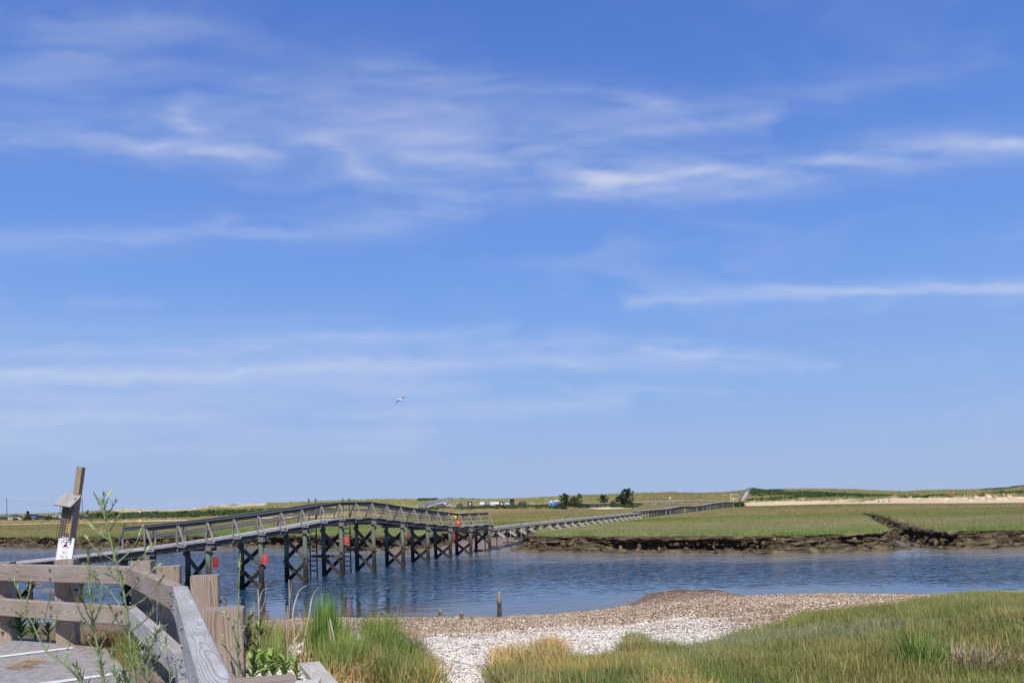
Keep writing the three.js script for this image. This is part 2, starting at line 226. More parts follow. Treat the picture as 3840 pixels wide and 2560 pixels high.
{
  const m = new THREE.MeshStandardMaterial({ vertexColors: true, roughness: .95, map: pebbleTex.map, bumpMap: pebbleTex.bump, bumpScale: .02 });
  for (const t of [pebbleTex.map, pebbleTex.bump]) t.repeat.set(1, 1);
  const D = (j) => j < .5 ? lerp(.5, 14, j * 2) : lerp(14, 41, (j - .5) * 2);
  const g = grid(520, 240, (i, j) => {
    const x = lerp(-46, 70, i < .5 ? lerp(0, .36, i * 2) : lerp(.36, 1, (i - .5) * 2)), d = D(j), y = groundH(x, d), t = shoreAt(x) - d, nn = fbm(x * .8, d * .8, 4);
    const brown = [.53 + nn * .1, .355 + nn * .08, .235 + nn * .06], white = [.80 + nn * .12, .73 + nn * .12, .63 + nn * .1], mud = [.155, .115, .08], olive = [.15, .15, .06], soil = [.36, .26, .16];
    let c = brown; const w = shellWhite(x, d); c = c.map((q, k) => lerp(q, white[k], w));
    const wet = 1 - sstep(.15, 1.1 + nn * .8, t); c = c.map((q, k) => lerp(q, mud[k] * 1.25, wet * .85));
    const hump = sstep(4.4, 6, x) * (1 - sstep(9, 13, x)) * (1 - sstep(2.5, 4.5, t)); c = c.map((q, k) => lerp(q, [.34, .235, .155][k], hump));
    if (x > 2) { const gm = inMound(x, d) ? 1 : 0; c = c.map((q, k) => lerp(q, olive[k], gm * .9)); }
    const leftG = sstep(-.6, -2.2, x + nn); c = c.map((q, k) => lerp(q, soil[k], leftG * .8 * (d < 26 ? 1 : .2)));
    if (inClump(x, d)) c = c.map((q, k) => lerp(q, [.24, .18, .1][k], .85));
    return { p: V(x, y, d), c, u: x / 2, v: d / 2 };
  });
  single('beach', g, m, 'brown and white shell beach sloping down to the river', 'beach', null, 'structure');
}
// asphalt of the car park, lower left
{
  const N = 512, ht = new Float32Array(N * N), r = rng(19);
  const map = dataTex(N, N, (x, y) => { const g = r(), b = fbm(x / 40, y / 40, 4), s = g > .93 ? 1.5 : g < .12 ? .55 : 1; ht[y * N + x] = g; const k = s * (.92 + .25 * b); return [.68 * k, .655 * k, .635 * k]; }, true), bump = dataTex(N, N, (x, y) => { const h = ht[y * N + x]; return [h, h, h]; });
  const pts = [[-900, 2400], [0, 2393], [120, 2397], [215, 2405], [310, 2419], [400, 2440], [440, 2480], [480, 2530], [510, 2600], [560, 2800], [700, 3300]].map(([x, y]) => onPlane(x, y, 3.12)), s = new THREE.Shape();
  const r2 = rng(4); pts.forEach(([x, d], i) => i ? s.lineTo(x, d) : s.moveTo(x, d)); s.lineTo(-.2, .2); s.lineTo(-16, .2); s.lineTo(-16, 9.4);
  const g = new THREE.ExtrudeGeometry(s, { depth: .06, bevelEnabled: true, bevelSize: .02, bevelThickness: .02, bevelSegments: 1 }); g.rotateX(-Math.PI / 2); g.translate(0, 3.05, 0);
  single('parking_lot', g, new THREE.MeshStandardMaterial({ map, bumpMap: bump, bumpScale: .004, roughness: .95 }), 'sun bleached grey asphalt inside the wooden guard rail', 'parking lot', null, 'structure');
  const paint = new THREE.MeshStandardMaterial({ color: col(.9, .89, .86), roughness: .8, bumpMap: bump, bumpScale: .003 });
  for (const [a, b, l] of [[[-300, 2498], [274, 2427], 'worn white bay line nearest the guard rail post'], [[100, 2571], [472, 2519], 'worn white bay line in front of the tall green weeds']]) {
    const A = onPlane(...a, 3.137), B = onPlane(...b, 3.137), m = new MB(), dx = B[0] - A[0], dd = B[1] - A[1], L = Math.hypot(dx, dd), ox = -dd / L * .065, od = dx / L * .065, rr = rng(7);
    let prev = null; for (let i = 0; i <= 24; i++) { const t = i / 24, j = (rr() - .5) * .012, p = [V(A[0] + dx * t - ox * (1 + j * 10), 3.137, A[1] + dd * t - od), V(A[0] + dx * t + ox * (1 - j * 10), 3.137, A[1] + dd * t + od)]; if (prev) m.quad(prev[0], p[0], p[1], prev[1]); prev = p; }
    single('parking_line', m.geo(), paint, l, 'parking line', null, 'structure');
  }
}

// ---------- the river ----------
{
  const X0 = -112, X1 = 72, D0 = 24, D1 = 134, N = 2048, h = new Float32Array(N * N), nx = new Float32Array(N), bank = table([[-120, 122], [-74, 119], [-57, 108], [-45, 105], [-30, 100], [-12, 86], [0, 78], [13, 71], [31, 67.5], [40, 66], [80, 65]]);
  const amp = (x, d) => { const t = d - shoreAt(clamp(x, -60, 80)), f = bank(x) - d, n = fbm(x * .05, d * .12, 3); const calm = 6 + 7 * sstep(-16, -4, x) * (1 - sstep(2, 6, x)); let a = lerp(.07, 1.25, sstep(calm * .3, calm + 6 + 6 * n, t + n * 4)); a *= lerp(.4, 1, sstep(3, 16, f + n * 8)); return a * (.85 + .5 * n); };
  for (let j = 0; j < N; j++) { const d = D0 + (D1 - D0) * (j + .5) / N; for (let i = 0; i < N; i++) { const x = X0 + (X1 - X0) * (i + .5) / N, w = .35 * n2(x * .3, d * .5); h[j * N + i] = .075 * n2(x * .55 + w, d * 1.0 + w) + .055 * n2(x * 1.15 + d * .3, d * 2.1) + .026 * n2(x * 2.6 - d * .6, d * 4.4 + 9) + .011 * n2(x * 5.2, d * 8.3); } }
  const px = (X1 - X0) / N, pd = (D1 - D0) / N, tex = new Uint8Array(N * N * 4);
  for (let j = 0; j < N; j++) for (let i = 0; i < N; i++) {
    const x = X0 + (X1 - X0) * (i + .5) / N, d = D0 + (D1 - D0) * (j + .5) / N, a = ((i & 7) === 0 || i === 0) ? (nx[0] = amp(x, d)) : nx[0];
    let gx = -(h[j * N + Math.min(i + 1, N - 1)] - h[j * N + Math.max(i - 1, 0)]) / (2 * px) * a, gd = -(h[Math.min(j + 1, N - 1) * N + i] - h[Math.max(j - 1, 0) * N + i]) / (2 * pd) * a; const l = 1 / Math.hypot(gx, gd, 1), o = (j * N + i) * 4;
    tex[o] = (gx * l * .5 + .5) * 255; tex[o + 1] = (gd * l * .5 + .5) * 255; tex[o + 2] = (l * .5 + .5) * 255; tex[o + 3] = 255;
  }
  const t = new THREE.DataTexture(tex, N, N); t.magFilter = t.minFilter = THREE.LinearFilter; t.needsUpdate = true;
  const g = grid(184, 220, (u, v) => {
    const x = lerp(X0, X1, u), d = lerp(D0, D1, v), s = d - shoreAt(clamp(x, -60, 80)), f = bank(x) - d, n = fbm(x * .08, d * .2, 3), deep = [.018, .052, .092], far = [.30, .285, .235], near = [.09, .075, .05];
    let c = deep; const kf = 1 - sstep(3, 18, f + n * 8), kn = 1 - sstep(.3, 5.5, s + n * 2); c = c.map((q, k) => lerp(q, far[k], kf * .8)); c = c.map((q, k) => lerp(q, near[k], kn)); return { p: V(x, 0, d), c, u, v };
  });
  single('river', g, new THREE.MeshPhysicalMaterial({ vertexColors: true, roughness: .08, normalMap: t, ior: 1.33, specularIntensity: 1 }), 'rippled dark blue tidal river between the shell beach and the marsh', 'river', null, 'structure');
  // sea level out to the horizon, beyond the dunes and to the sides
  const sea = new THREE.PlaneGeometry(9000, 9000); sea.rotateX(-Math.PI / 2); sea.translate(0, -.9, -1500);
  single('sea', sea, mat(.03, .06, .08, .25), null, 'sea', null, 'structure');
}

// ---------- the salt marsh and its eroded bank ----------
const marshY = (d) => 1.44 + .001 * (d - 75);
const bankPath = (() => {
  const P = [[-260, 2040], [0, 2050], [150, 2053], [300, 2055], [450, 2052], [600, 2051], [800, 2051], [1000, 2049], [1200, 2055], [1400, 2058], [1500, 2061], [1600, 2056], [1680, 2045], [1760, 2036], [1860, 2030], [1925, 2030], [1968, 2038], [1978, 2054], [1970, 2065], [2060, 2068], [2200, 2069], [2350, 2071], [2500, 2071], [2650, 2071], [2800, 2073], [2950, 2073], [3100, 2070], [3230, 2066]].map(([x, y]) => [...onPlane(x, y, .02), 1, 0]);
  P.push([31.2, 67.9, .9, 0], [32.6, 70.5, .45, .08], [34.2, 75, .3, .15], [37, 83, .22, .25], [41.0, 94, .18, .4], [47.3, 110, .15, .6], [55.8, 135, .12, .9], [56.5, 136.6, .12, .95], [57.2, 135, .2, .9], [49.3, 110, .5, .5], [43.0, 94, .62, .35], [39.4, 84.5, .72, .2], [36.9, 76, .8, .1], [35.2, 70.5, .9, .02], [34.6, 68.2, 1, 0]);
  for (const [x, y] of [[3562, 2057], [3700, 2055], [3833, 2054], [4000, 2049], [4400, 2035]]) P.push([...onPlane(x, y, .02), 1, 0]);
  const curve = new THREE.CatmullRomCurve3(P.map((p) => new THREE.Vector3(p[0], 0, p[1])), false, 'centripetal'), curve2 = new THREE.CatmullRomCurve3(P.map((p) => new THREE.Vector3(p[2], 0, p[3])), false, 'centripetal');
  const n = 1500, out = []; const lens = [0]; const raw = []; for (let i = 0; i <= 6000; i++) { const t = i / 6000; const a = curve.getPoint(t), b = curve2.getPoint(t); raw.push([a.x, a.z, b.x, b.z]); if (i) lens.push(lens[i - 1] + Math.hypot(a.x - raw[i - 1][0], a.z - raw[i - 1][1])); }
  const total = lens[6000]; let k = 0; for (let i = 0; i <= n; i++) { const s = total * i / n; while (k < 5999 && lens[k + 1] < s) k++; const f = (s - lens[k]) / Math.max(1e-6, lens[k + 1] - lens[k]); out.push(raw[k].map((q, c) => lerp(q, raw[k + 1][c], f))); }
  // smoothed inland normals
  const N = out.map((_, i) => { const a = out[Math.max(0, i - 5)], b = out[Math.min(n, i + 5)], l = Math.hypot(b[0] - a[0], b[1] - a[1]); return [-(b[1] - a[1]) / l, (b[0] - a[0]) / l]; });
  return { pts: out, N, total, n };
})();
const lipIn = (k) => 2.0 * k + .15;
const marshPoly = bankPath.pts.map((p, i) => [p[0] + bankPath.N[i][0] * lipIn(p[2]), p[1] + bankPath.N[i][1] * lipIn(p[2])]).filter((_, i) => i % 3 === 0);
marshPoly.push([140, 62], [330, 200], [330, 330], [-330, 330], [-330, 200]);
const bankD = table([[-120, 122], [-74, 119], [-57, 108], [-45, 105], [-30, 100], [-12, 88], [0, 80], [13, 72], [31, 68.5], [40, 67], [80, 66]]), peatTint = (x, d) => { const a = fbm(x * .02, d * .045, 4), b = fbm(x * .09 + 7, d * .25, 3), c = n2(x * .008 + 3, d * .03), e = (1 - sstep(2, 16, d - bankD(x))) * .8; return [.215 + .085 * a + .06 * b + .075 * c - .05 * e, .207 + .05 * a + .045 * b + .02 * c + .012 * e, .088 + .035 * a + .02 * b + .05 * c - .022 * e]; };
{
  // eroded peat: a strip swept along the bank, its section going from the mud shelf up an undercut face to the turf lip
  const slope = [[-1.7, -.25], [-1.0, .0], [-.6, .12], [-.3, .24], [.0, .36], [.25, .42], [.5, .58], [.72, .74], [.9, .88], [1.05, 1.0], [1.2, 1.1], [1.4, 1.2], [1.65, 1.27], [2.0, 1.3]];
  const cut = [[-1.6, -.25], [-.8, .0], [-.3, .06], [.1, .1], [.55, .14], [.95, .22], [1.2, .44], [1.25, .64], [1.1, .78], [.62, .86], [.35, .92], [.22, 1.02], [.3, 1.16], [.7, 1.26], [2.0, 1.3]];
  const ledge = [[-1.6, -.25], [-.8, .0], [-.4, .1], [-.1, .2], [.1, .32], [.5, .36], [.8, .44], [.85, .58], [.55, .64], [.35, .7], [.5, .8], [.95, .86], [1.05, .98], [.8, 1.06], [.62, 1.14], [.8, 1.25], [2.0, 1.3]];
  const sample = (pr, t) => { const x = t * (pr.length - 1), i = Math.min(pr.length - 2, Math.floor(x)), f = x - i; return [lerp(pr[i][0], pr[i + 1][0], f), lerp(pr[i][1], pr[i + 1][1], f)]; };
  const r = rng(14), lumps = []; for (let s = 3; s < bankPath.total; s += .8 + r() * 4.2) lumps.push([s, -1.1 + r() * 1.1, .5 + r() * 1.1, .06 + r() * .26, .3 + r() * .3]);
  const R = 52, g = grid(bankPath.n, R, (u, v, i) => {
    const p = bankPath.pts[i], N = bankPath.N[i], s = u * bankPath.total, k = p[2], wc = sstep(-.15, .35, n2(s * .11, 3.3) + .35 * n2(s * .5, 8)), wl = sstep(-.1, .3, n2(s * .09, 77) + .3 * n2(s * .37, 5));
    const A = sample(slope, v), B = sample(cut, v), C = sample(ledge, v); let q = [0, 1].map((c) => lerp(lerp(A[c], C[c], wl), B[c], wc));
    let U = q[0], H = q[1];
    for (const [ls, lu, lw, lh, ld] of lumps) { const e = ((s - ls) / lw) ** 2 + ((U - lu) / ld) ** 2; if (e < 4) { H += lh * Math.exp(-e * 1.4) * (v < .6 ? 1 : 0) * (k > .8 ? 1 : .3); } }
    const inner = sstep(0, .12, v) * (1 - sstep(.86, 1, v)); const rag = (.45 * n2(s * .4, v * 2.2) + .32 * n2(s * .9, v * 6) + .2 * n2(s * 2.1, v * 14) + .14 * n2(s * 6, v * 20)) * inner;
    U += rag * 1.1; H += inner * (.10 * n2(s * .8 + 30, v * 6) + .06 * n2(s * 2.2 + 30, v * 13) + .05 * n2(s * 7 + 3, v * 26));
    U = U < 0 ? U : U * k; if (U < 0 && k < .85) U *= .35; const base = p[3], top = marshY(p[1]) / 1.3;
    let y = base + (H * top) * (1 - base / 1.35); if (v === 1) y = marshY(p[1]) - .03;
    const nz = fbm(s * 1.2, v * 9, 3), dark = [.06, .042, .024], tan = [.2, .15, .07], mud = [.2, .135, .085], turf = [.25, .215, .09];
    let c = dark.map((q2, z) => lerp(q2, tan[z], sstep(-.15, .4, .6 * nz + .5 * n2(s * 1.1, v * 11) + .2 * n2(s * 5, v * 8)))); const low = (1 - sstep(.05, .2, y - base)) * sstep(-.3, .2, n2(s * .3, 4)); c = c.map((q2, z) => lerp(q2, mud[z], low * .8)); const wet = 1 - sstep(-.02, .06, y); c = c.map((q2, z) => q2 * lerp(1, .6, wet));
    const tp = sstep(.9, .97, v + .03 * nz); c = c.map((q2, z) => lerp(q2, turf[z], tp));
    return { p: V(p[0] + N[0] * U, y, p[1] + N[1] * U), c, u: s / 3, v: v * 1.2 };
  });
  const b = dataTex(512, 512, (x, y) => { const a = x / 512 * 6.2832, h = .5 + .35 * fbm(Math.cos(a) * 9, Math.sin(a) * 9 + y / 12, 4) + .2 * n2(Math.cos(a) * 30, Math.sin(a) * 30 + y / 5); return [h, h, h]; });
  single('river_bank', g, new THREE.MeshStandardMaterial({ vertexColors: true, roughness: 1, bumpMap: b, bumpScale: .08 }), 'eroded dark peat bank with undercut ledges along the far side of the river', 'bank', null, 'structure');
  // mud floors of the bay under the boardwalk and of the tidal creek
  const mudMat = new THREE.MeshStandardMaterial({ vertexColors: true, roughness: .55 });
  const bay = grid(60, 40, (u, v) => { const x = lerp(-16, 4, u), d = lerp(76, 101, v), n = fbm(x * .7, d * .7, 3); return { p: V(x, -.12 + .028 * (d - 79.5 + (x + 8) * .35) + .05 * n, d), c: [.255 + .05 * n, .175 + .04 * n, .12 + .03 * n] }; });
  single('mud_flat', bay, mudMat, 'reddish brown mud under the start of the boardwalk', 'mud flat', null, 'structure');
  const cr = grid(20, 90, (u, v) => { const d = lerp(68, 139, v), cx = table([[67, 32.9], [75, 35.5], [83, 38.2], [94, 42.2], [110, 48.4], [137, 57]])(d), n = fbm(u * 9, d * .5, 3); return { p: V(cx + (u - .5) * 4.6, -.16 + .75 * sstep(69, 130, d) + .05 * n, d), c: [.225 + .05 * n, .165 + .04 * n, .125 + .03 * n] }; });
  single('creek_bed', cr, mudMat, 'grey brown mud floor of the narrow tidal creek', 'creek bed', null, 'structure');
}
{
  const s = new THREE.Shape(); marshPoly.forEach(([x, d], i) => i ? s.lineTo(x, d) : s.moveTo(x, d));
  const g = new THREE.ShapeGeometry(s), P = g.attributes.position, T = g.attributes.uv;
  for (let i = 0; i < P.count; i++) { const x = P.getX(i), d = P.getY(i); T.setXY(i, (x + 240) / 520, (d - 55) / 280); P.setXYZ(i, x, marshY(d) - .02, -d); }
  g.computeVertexNormals();
  const map = dataTex(2048, 1024, (i, j) => { const x = i / 2048 * 520 - 240, d = j / 1024 * 280 + 55, c = peatTint(x, d), n = 1 + .25 * n2(x * 1.2, d * .9); return c.map((q) => enc(q * n * .85)); }, true, false);
  single('marsh', g, new THREE.MeshStandardMaterial({ map, roughness: 1 }), 'flat olive green salt marsh between the river and the dunes', 'marsh', null, 'structure');
}

// ---------- barrier beach and dunes ----------
//                 px     d0    dm   hm    dr   ridge py
const duneT = table([[-900, 235, 350, 2.2, 460, 1958], [-200, 235, 350, 2.2, 460, 1937], [0, 235, 345, 2.3, 460, 1932], [300, 235, 340, 2.4, 460, 1923], [380, 236, 335, 2.5, 465, 1914], [480, 236, 332, 2.7, 470, 1913], [540, 236, 330, 2.8, 470, 1911], [640, 236, 330, 2.9, 475, 1914], [700, 236, 330, 2.9, 480, 1911], [790, 237, 330, 2.9, 480, 1898], [950, 237, 330, 2.9, 485, 1891], [1100, 237, 330, 2.9, 490, 1885], [1300, 238, 330, 2.95, 490, 1876], [1500, 238, 330, 3.0, 490, 1872], [1700, 238, 330, 3.05, 490, 1873], [1730, 238, 330, 3.05, 490, 1870], [1780, 238, 330, 3.05, 490, 1873], [1850, 239, 330, 3.1, 485, 1873], [2000, 241, 320, 3.1, 480, 1868], [2100, 245, 300, 2.95, 460, 1862], [2200, 255, 295, 2.9, 440, 1858], [2300, 266, 295, 3.0, 425, 1856], [2400, 275, 295, 3.1, 415, 1852], [2500, 276, 292, 3.0, 405, 1850], [2700, 268, 284, 2.8, 385, 1850], [2740, 266, 282, 2.75, 380, 1847], [2790, 262, 280, 2.8, 365, 1842], [2820, 259, 278, 2.85, 360, 1836], [2870, 257, 276, 2.9, 352, 1841], [2920, 257, 274, 2.9, 346, 1840], [3060, 262, 272, 3.0, 341, 1835], [3200, 252, 265, 3.0, 340, 1839], [3330, 240, 258, 3.05, 340, 1844], [3400, 232, 252, 3.05, 340, 1846], [3500, 218, 240, 3.0, 336, 1842], [3700, 200, 226, 3.0, 332, 1838], [3780, 196, 222, 3.0, 340, 1832], [3840, 192, 220, 3.0, 350, 1825], [4000, 186, 214, 3.0, 350, 1814], [4800, 170, 200, 3.0, 350, 1830]]);
const duneAt = (px) => [1, 2, 3, 4, 5].map((c) => duneT(px, c));
const pxOf = (x, d, y = 3) => { const X = x / d * FOC, Y = (y - EYE) / d * FOC; return CX + X * CR - Y * SR; };
function duneH(x, d) {
  const px = pxOf(x, d), [d0, dm, hm, dr, py] = duneAt(px), h0 = marshY(d0) - .035, hr = EYE + ray(px, py)[1] * dr; let h;
  if (d < d0) h = h0 - (d0 - d) * .012; else if (d < dm) { const t = (d - d0) / (dm - d0); h = lerp(h0, hm, px > 2780 ? 1 - (1 - t) ** 2 : sstep(-.3, 1, t) * 1.0 ); if (px <= 2780) h = lerp(h0, hm, Math.pow(t, .8)); } else if (d < dr) { const t = (d - dm) / (dr - dm); h = lerp(hm, hr, Math.pow(sstep(-.1, 1.02, t), 1.15)); } else h = lerp(hr, 1, sstep(dr, dr + 160, d));
  const k = sstep(d0 + 5, d0 + 40, d) * (px > 1400 && px < 2000 && Math.abs(d - dm) < 14 ? .15 : 1); return h + k * (.6 * fbm(x * .035, d * .035, 3) + .3 * n2(x * .11, d * .11) + .15 * n2(x * .4, d * .4));
}
const shrubMask = (px, d, x) => { const [d0, dm, , dr] = duneAt(px), n = fbm(x * .03, d * .05, 3); let s = 0;
  if (px > 1500 && px < 2120) s = Math.max(s, sstep(dm - 46, dm - 38, d + n * 10) * (1 - sstep(dm - 16, dm - 9, d + n * 8)) * sstep(1500, 1600, px));
  if (px > 330 && px < 1250) s = Math.max(s, sstep(dm - 60, dm - 40, d + n * 40) * (1 - sstep(dm + 20, dm + 70, d + n * 60)) * sstep(-.3, .15, n + .1) * (1 - sstep(1000, 1250, px) * .7));
  if (px < 420) s = Math.max(s, sstep(dm - 55, dm - 45, d) * (1 - sstep(dm - 22, dm - 14, d + n * 8)) * sstep(-.05, .15, n) * .9);
  if (px > 2080 && px < 2420) s = Math.max(s, sstep(dm - 22, dm - 14, d + n * 6) * (1 - sstep(dm + 4, dm + 16, d + n * 10)) * (1 - sstep(2330, 2420, px)));
  if (px > 2800) s = Math.max(s, sstep(.02, .2, n) * sstep(dm + 4, dm + 10, d) * (1 - sstep(dm + 30, dm + 52, d)) * .9);
  if (px > 2815 && px < 2960) s = Math.max(s, sstep(dm + 30, dm + 50, d) * (1 - sstep(2890, 2960, px)));
  if (px > 3690) s = Math.max(s, sstep(dr - 40, dr - 18, d));
  if (px > 1715 && px < 1800) s = Math.max(s, sstep(dr - 10, dr - 4, d) * .9); if (px > 1570 && px < 1640) s = Math.max(s, sstep(dr - 60, dr - 20, d) * .7);
  return clamp(s, 0, 1); };
function duneColor(x, d) {
  const px = pxOf(x, d), [d0, dm, , dr] = duneAt(px), n = fbm(x * .03, d * .05, 4), n1 = fbm(x * .12 + 5, d * .12, 3), n4 = n2(x * .5, d * .5);
  const sand = [.84, .63, .39], grass = [.225, .215, .075], straw = [.42, .29, .13], brown = [.215, .165, .085], shrub = [.07, .105, .03], green = [.165, .225, .05], lot = [.36, .32, .29];
  let c = grass.map((q, k) => lerp(lerp(q, green[k], sstep(-.1, .35, n)), straw[k], sstep(.05, .3, n1 + .12 * n4))); const mix = (b, t) => { c = c.map((q, k) => lerp(q, b[k], clamp(t, 0, 1))); };
  if (px < 2790) {
    mix(straw, (1 - sstep(dm - 30, dm - 8, d)) * (.55 + .4 * n4)); mix(brown, (1 - sstep(d0 + 18, d0 + 50, d)) * sstep(-.25, .1, n1) * .7);
    const strip = (1 - sstep(d0 + 9, d0 + 19 + n * 12, d)) * (px < 700 ? sstep(-.45, -.2, n) : sstep(.02, .12, n)); mix(sand, strip);
    if (px > 1440 && px < 2120) { mix(lot, sstep(dm - 12, dm - 8, d) * (1 - sstep(dm + 14, dm + 18, d))); mix([.50, .33, .2], sstep(dm + 15, dm + 22, d) * (1 - sstep(dm + 45, dm + 70, d)) * sstep(-.25, .05, n1) * .75); }
    if (px < 420) mix(lot, sstep(dm - 10, dm - 6, d) * (1 - sstep(dm + 22, dm + 28, d)));
    if (px > 420 && px < 1000) { mix(lot, sstep(dm + 20, dm + 24, d) * (1 - sstep(dm + 30, dm + 34, d)) * .8); mix(sand, sstep(dr - 75, dr - 25, d) * sstep(-.3, -.05, n + .3 * n1)); }
    if (px > 2150) { mix(brown, sstep(dm + 12, dm + 40, d) * sstep(-.35, .1, n1 + n) * (px > 2420 ? .95 : .5)); mix(green, sstep(dr - 50, dr - 10, d) * (1 - sstep(2420, 2480, px)) * .8); }
  } else {
    const top = dm - 4 + 22 * n + 12 * n1 + 4 * n4; mix(brown, sstep(dm + 20, dm + 50, d) * sstep(-.15, .25, n1) * .55); mix(grass, sstep(dm + 40, dr, d) * .5); mix(sand, 1 - sstep(top - 2, top + 3, d)); mix(sand, (1 - sstep(dm + 12, dm + 20, d)) * sstep(.06, .2, n1) * (px > 2950 ? .9 : 0));
  }
  mix(shrub, shrubMask(px, d, x) * .95); return c;
}
{
  const g = grid(760, 190, (u, v) => { const a = lerp(-1.0, .98, u), d = lerp(165, 700, Math.pow(v, 1.35)), x = a * d; return { p: V(x, duneH(x, d), d), c: duneColor(x, d), u: x / 6, v: d / 6 }; });
  const b = dataTex(512, 512, (x, y) => { const a = x / 512 * 6.2832, c = y / 512 * 6.2832, h = .5 + .4 * fbm(Math.cos(a) * 6 + Math.sin(c) * 3, Math.sin(a) * 6 + Math.cos(c) * 6, 4); return [h, h, h]; });
  single('dunes', g, new THREE.MeshStandardMaterial({ vertexColors: true, roughness: 1, bumpMap: b, bumpScale: .5 }), 'low grassy dunes with pale sand along the far shore', 'dunes', null, 'structure');
}
const dDune = (px, py, back = 0) => { const [, ry] = ray(px, py), [rx] = ray(px, py); for (let d = 200; d < 620; d += 1) if (EYE + ry * d <= duneH(rx * d, d)) return d - back; return 480; };
const onDune = (px, py, d) => { const [x] = ray(px, py); return V(x * d, duneH(x * d, d), d); };

// ---------- wooden guard rail round the car park ----------
{
  const fence = thing('guard_rail_fence', V(-4, 3.1, 7.5), 'weathered wooden guard rail of heavy posts and double planks round the car park', 'fence');
  const O = fence.position, L = (x, y, d) => V(x, y, d).sub(O), r = rng(2);
  const posts = [[-6.0, 9.72, .55, .33], [-5.04, 9.31, .52, .3], [-3.97, 8.85, .52, .22], [-3.21, 7.7, .52, .42], [-2.38, 6.36, .5, .42], [-1.56, 4.42, .52, .40], [-7.1, 10.3, .54, .4], [-.78, 2.5, .52, .4]];
  posts.forEach(([x, d, dn, yaw], i) => { const m = new MB(), h = EYE - dn, f = new THREE.Vector3(Math.sin(-yaw), 0, 1).normalize(); m.beam(L(x, 2.3, d), L(x + (r() - .5) * .015, h + (r() - .5) * .02, d), .2, .2, { up: f.applyAxisAngle(new THREE.Vector3(0, 1, 0), yaw * 1.6), ch: .006, uo: r(), vo: r(), c: [.95, .93, .9] }); part('post', m.geo(), woodBrown, fence); });
  const T = EYE - .56, seg = (name, a, b, h, th, y0, y1, m, tint) => { const q = new MB(); q.beam(L(a[0], y0 - h / 2, a[1]), L(b[0], y1 - h / 2, b[1]), th, h, { ch: .009, uo: r(), vo: r(), c: tint }); return part(name, q.geo(), m, fence); };
  const U = [[-8.3, 10.62], [-3.985, 8.56], [-2.48, 6.14], [-.28, 1.1]], off = .0;
  seg('rail', U[0], U[1], .19, .085, T, T, woodBrown, [.88, .9, .95]); seg('rail', [U[1][0] + .02, U[1][1] - .01], U[2], .19, .09, T, T - .001, woodBrown, [1, 1, 1]); seg('rail', [U[2][0] + .01, U[2][1] - .02], U[3], .20, .105, T, T, woodSilver, [1, 1, 1]);
  const ly = [EYE - .92, EYE - .978, EYE - 1.05, EYE - 1.12];
  seg('rail', U[0], U[1], .195, .085, ly[0], ly[1], woodBrown, [.95, .97, 1]); seg('rail', [U[1][0] + .02, U[1][1] - .01], U[2], .20, .1, ly[1], ly[2], woodSilver, [.95, .92, .95]); seg('rail', [U[2][0] + .01, U[2][1] - .02], U[3], .20, .105, ly[2], ly[3], woodSilver, [.8, .78, .76]);
  // bolt heads on the face of the planks, nut ends behind the posts
  const bolt = (x, y, d, nx, nd, mt, rr = .013, len = .02) => { const m = new MB(); m.tube([L(x, y, d), L(x + nx * len, y, d + nd * len)], rr, 8); part('bolt', m.geo(), mt, fence); };
  for (const [k, t] of [[0, .52], [0, .755], [0, .985], [1, .33], [1, .96], [2, .03], [2, .36]]) for (const lvl of [0, 1]) for (const v of [.05, .145]) { const a = U[k], b = U[k + 1], dx = b[0] - a[0], dd = b[1] - a[1], l = Math.hypot(dx, dd), nx = dd / l, nd = -dx / l, y = (lvl ? lerp(ly[k], ly[k + 1], t) : T) - v; bolt(a[0] + dx * t + nx * .04, y, a[1] + dd * t + nd * .04, nx, nd, steel); }
  for (const [x, d, dn] of [posts[1], posts[3], posts[4], posts[5]]) for (const v of [.2, .34]) bolt(x + .1, EYE - dn - v, d - .03, .95, -.1, darkIron, .012, .04);
}
// timber edging at the bottom of the frame
{
  const e = thing('timber_edging', onG(1190, 2540), 'pale weathered timber edging in the grass below the guard rail', 'edging'), O = e.position;
  const A = at(1160, 2494, 6.3), B = at(1262, 2620, 5.3), C = at(860, 2585, 5.5), D = at(1195, 2562, 5.55); const m = new MB(), q = new MB();
  m.beam(A.sub(O), B.sub(O), .15, .05, { c: [1.35, 1.33, 1.2], vo: .3 }); q.beam(C.sub(O), D.sub(O), .2, .022, { c: [1.5, 1.5, 1.4], uo: .1, vo: .3 });
  part('plank', m.geo(), woodDeck, e); part('plank', q.geo(), woodDeck, e);
}

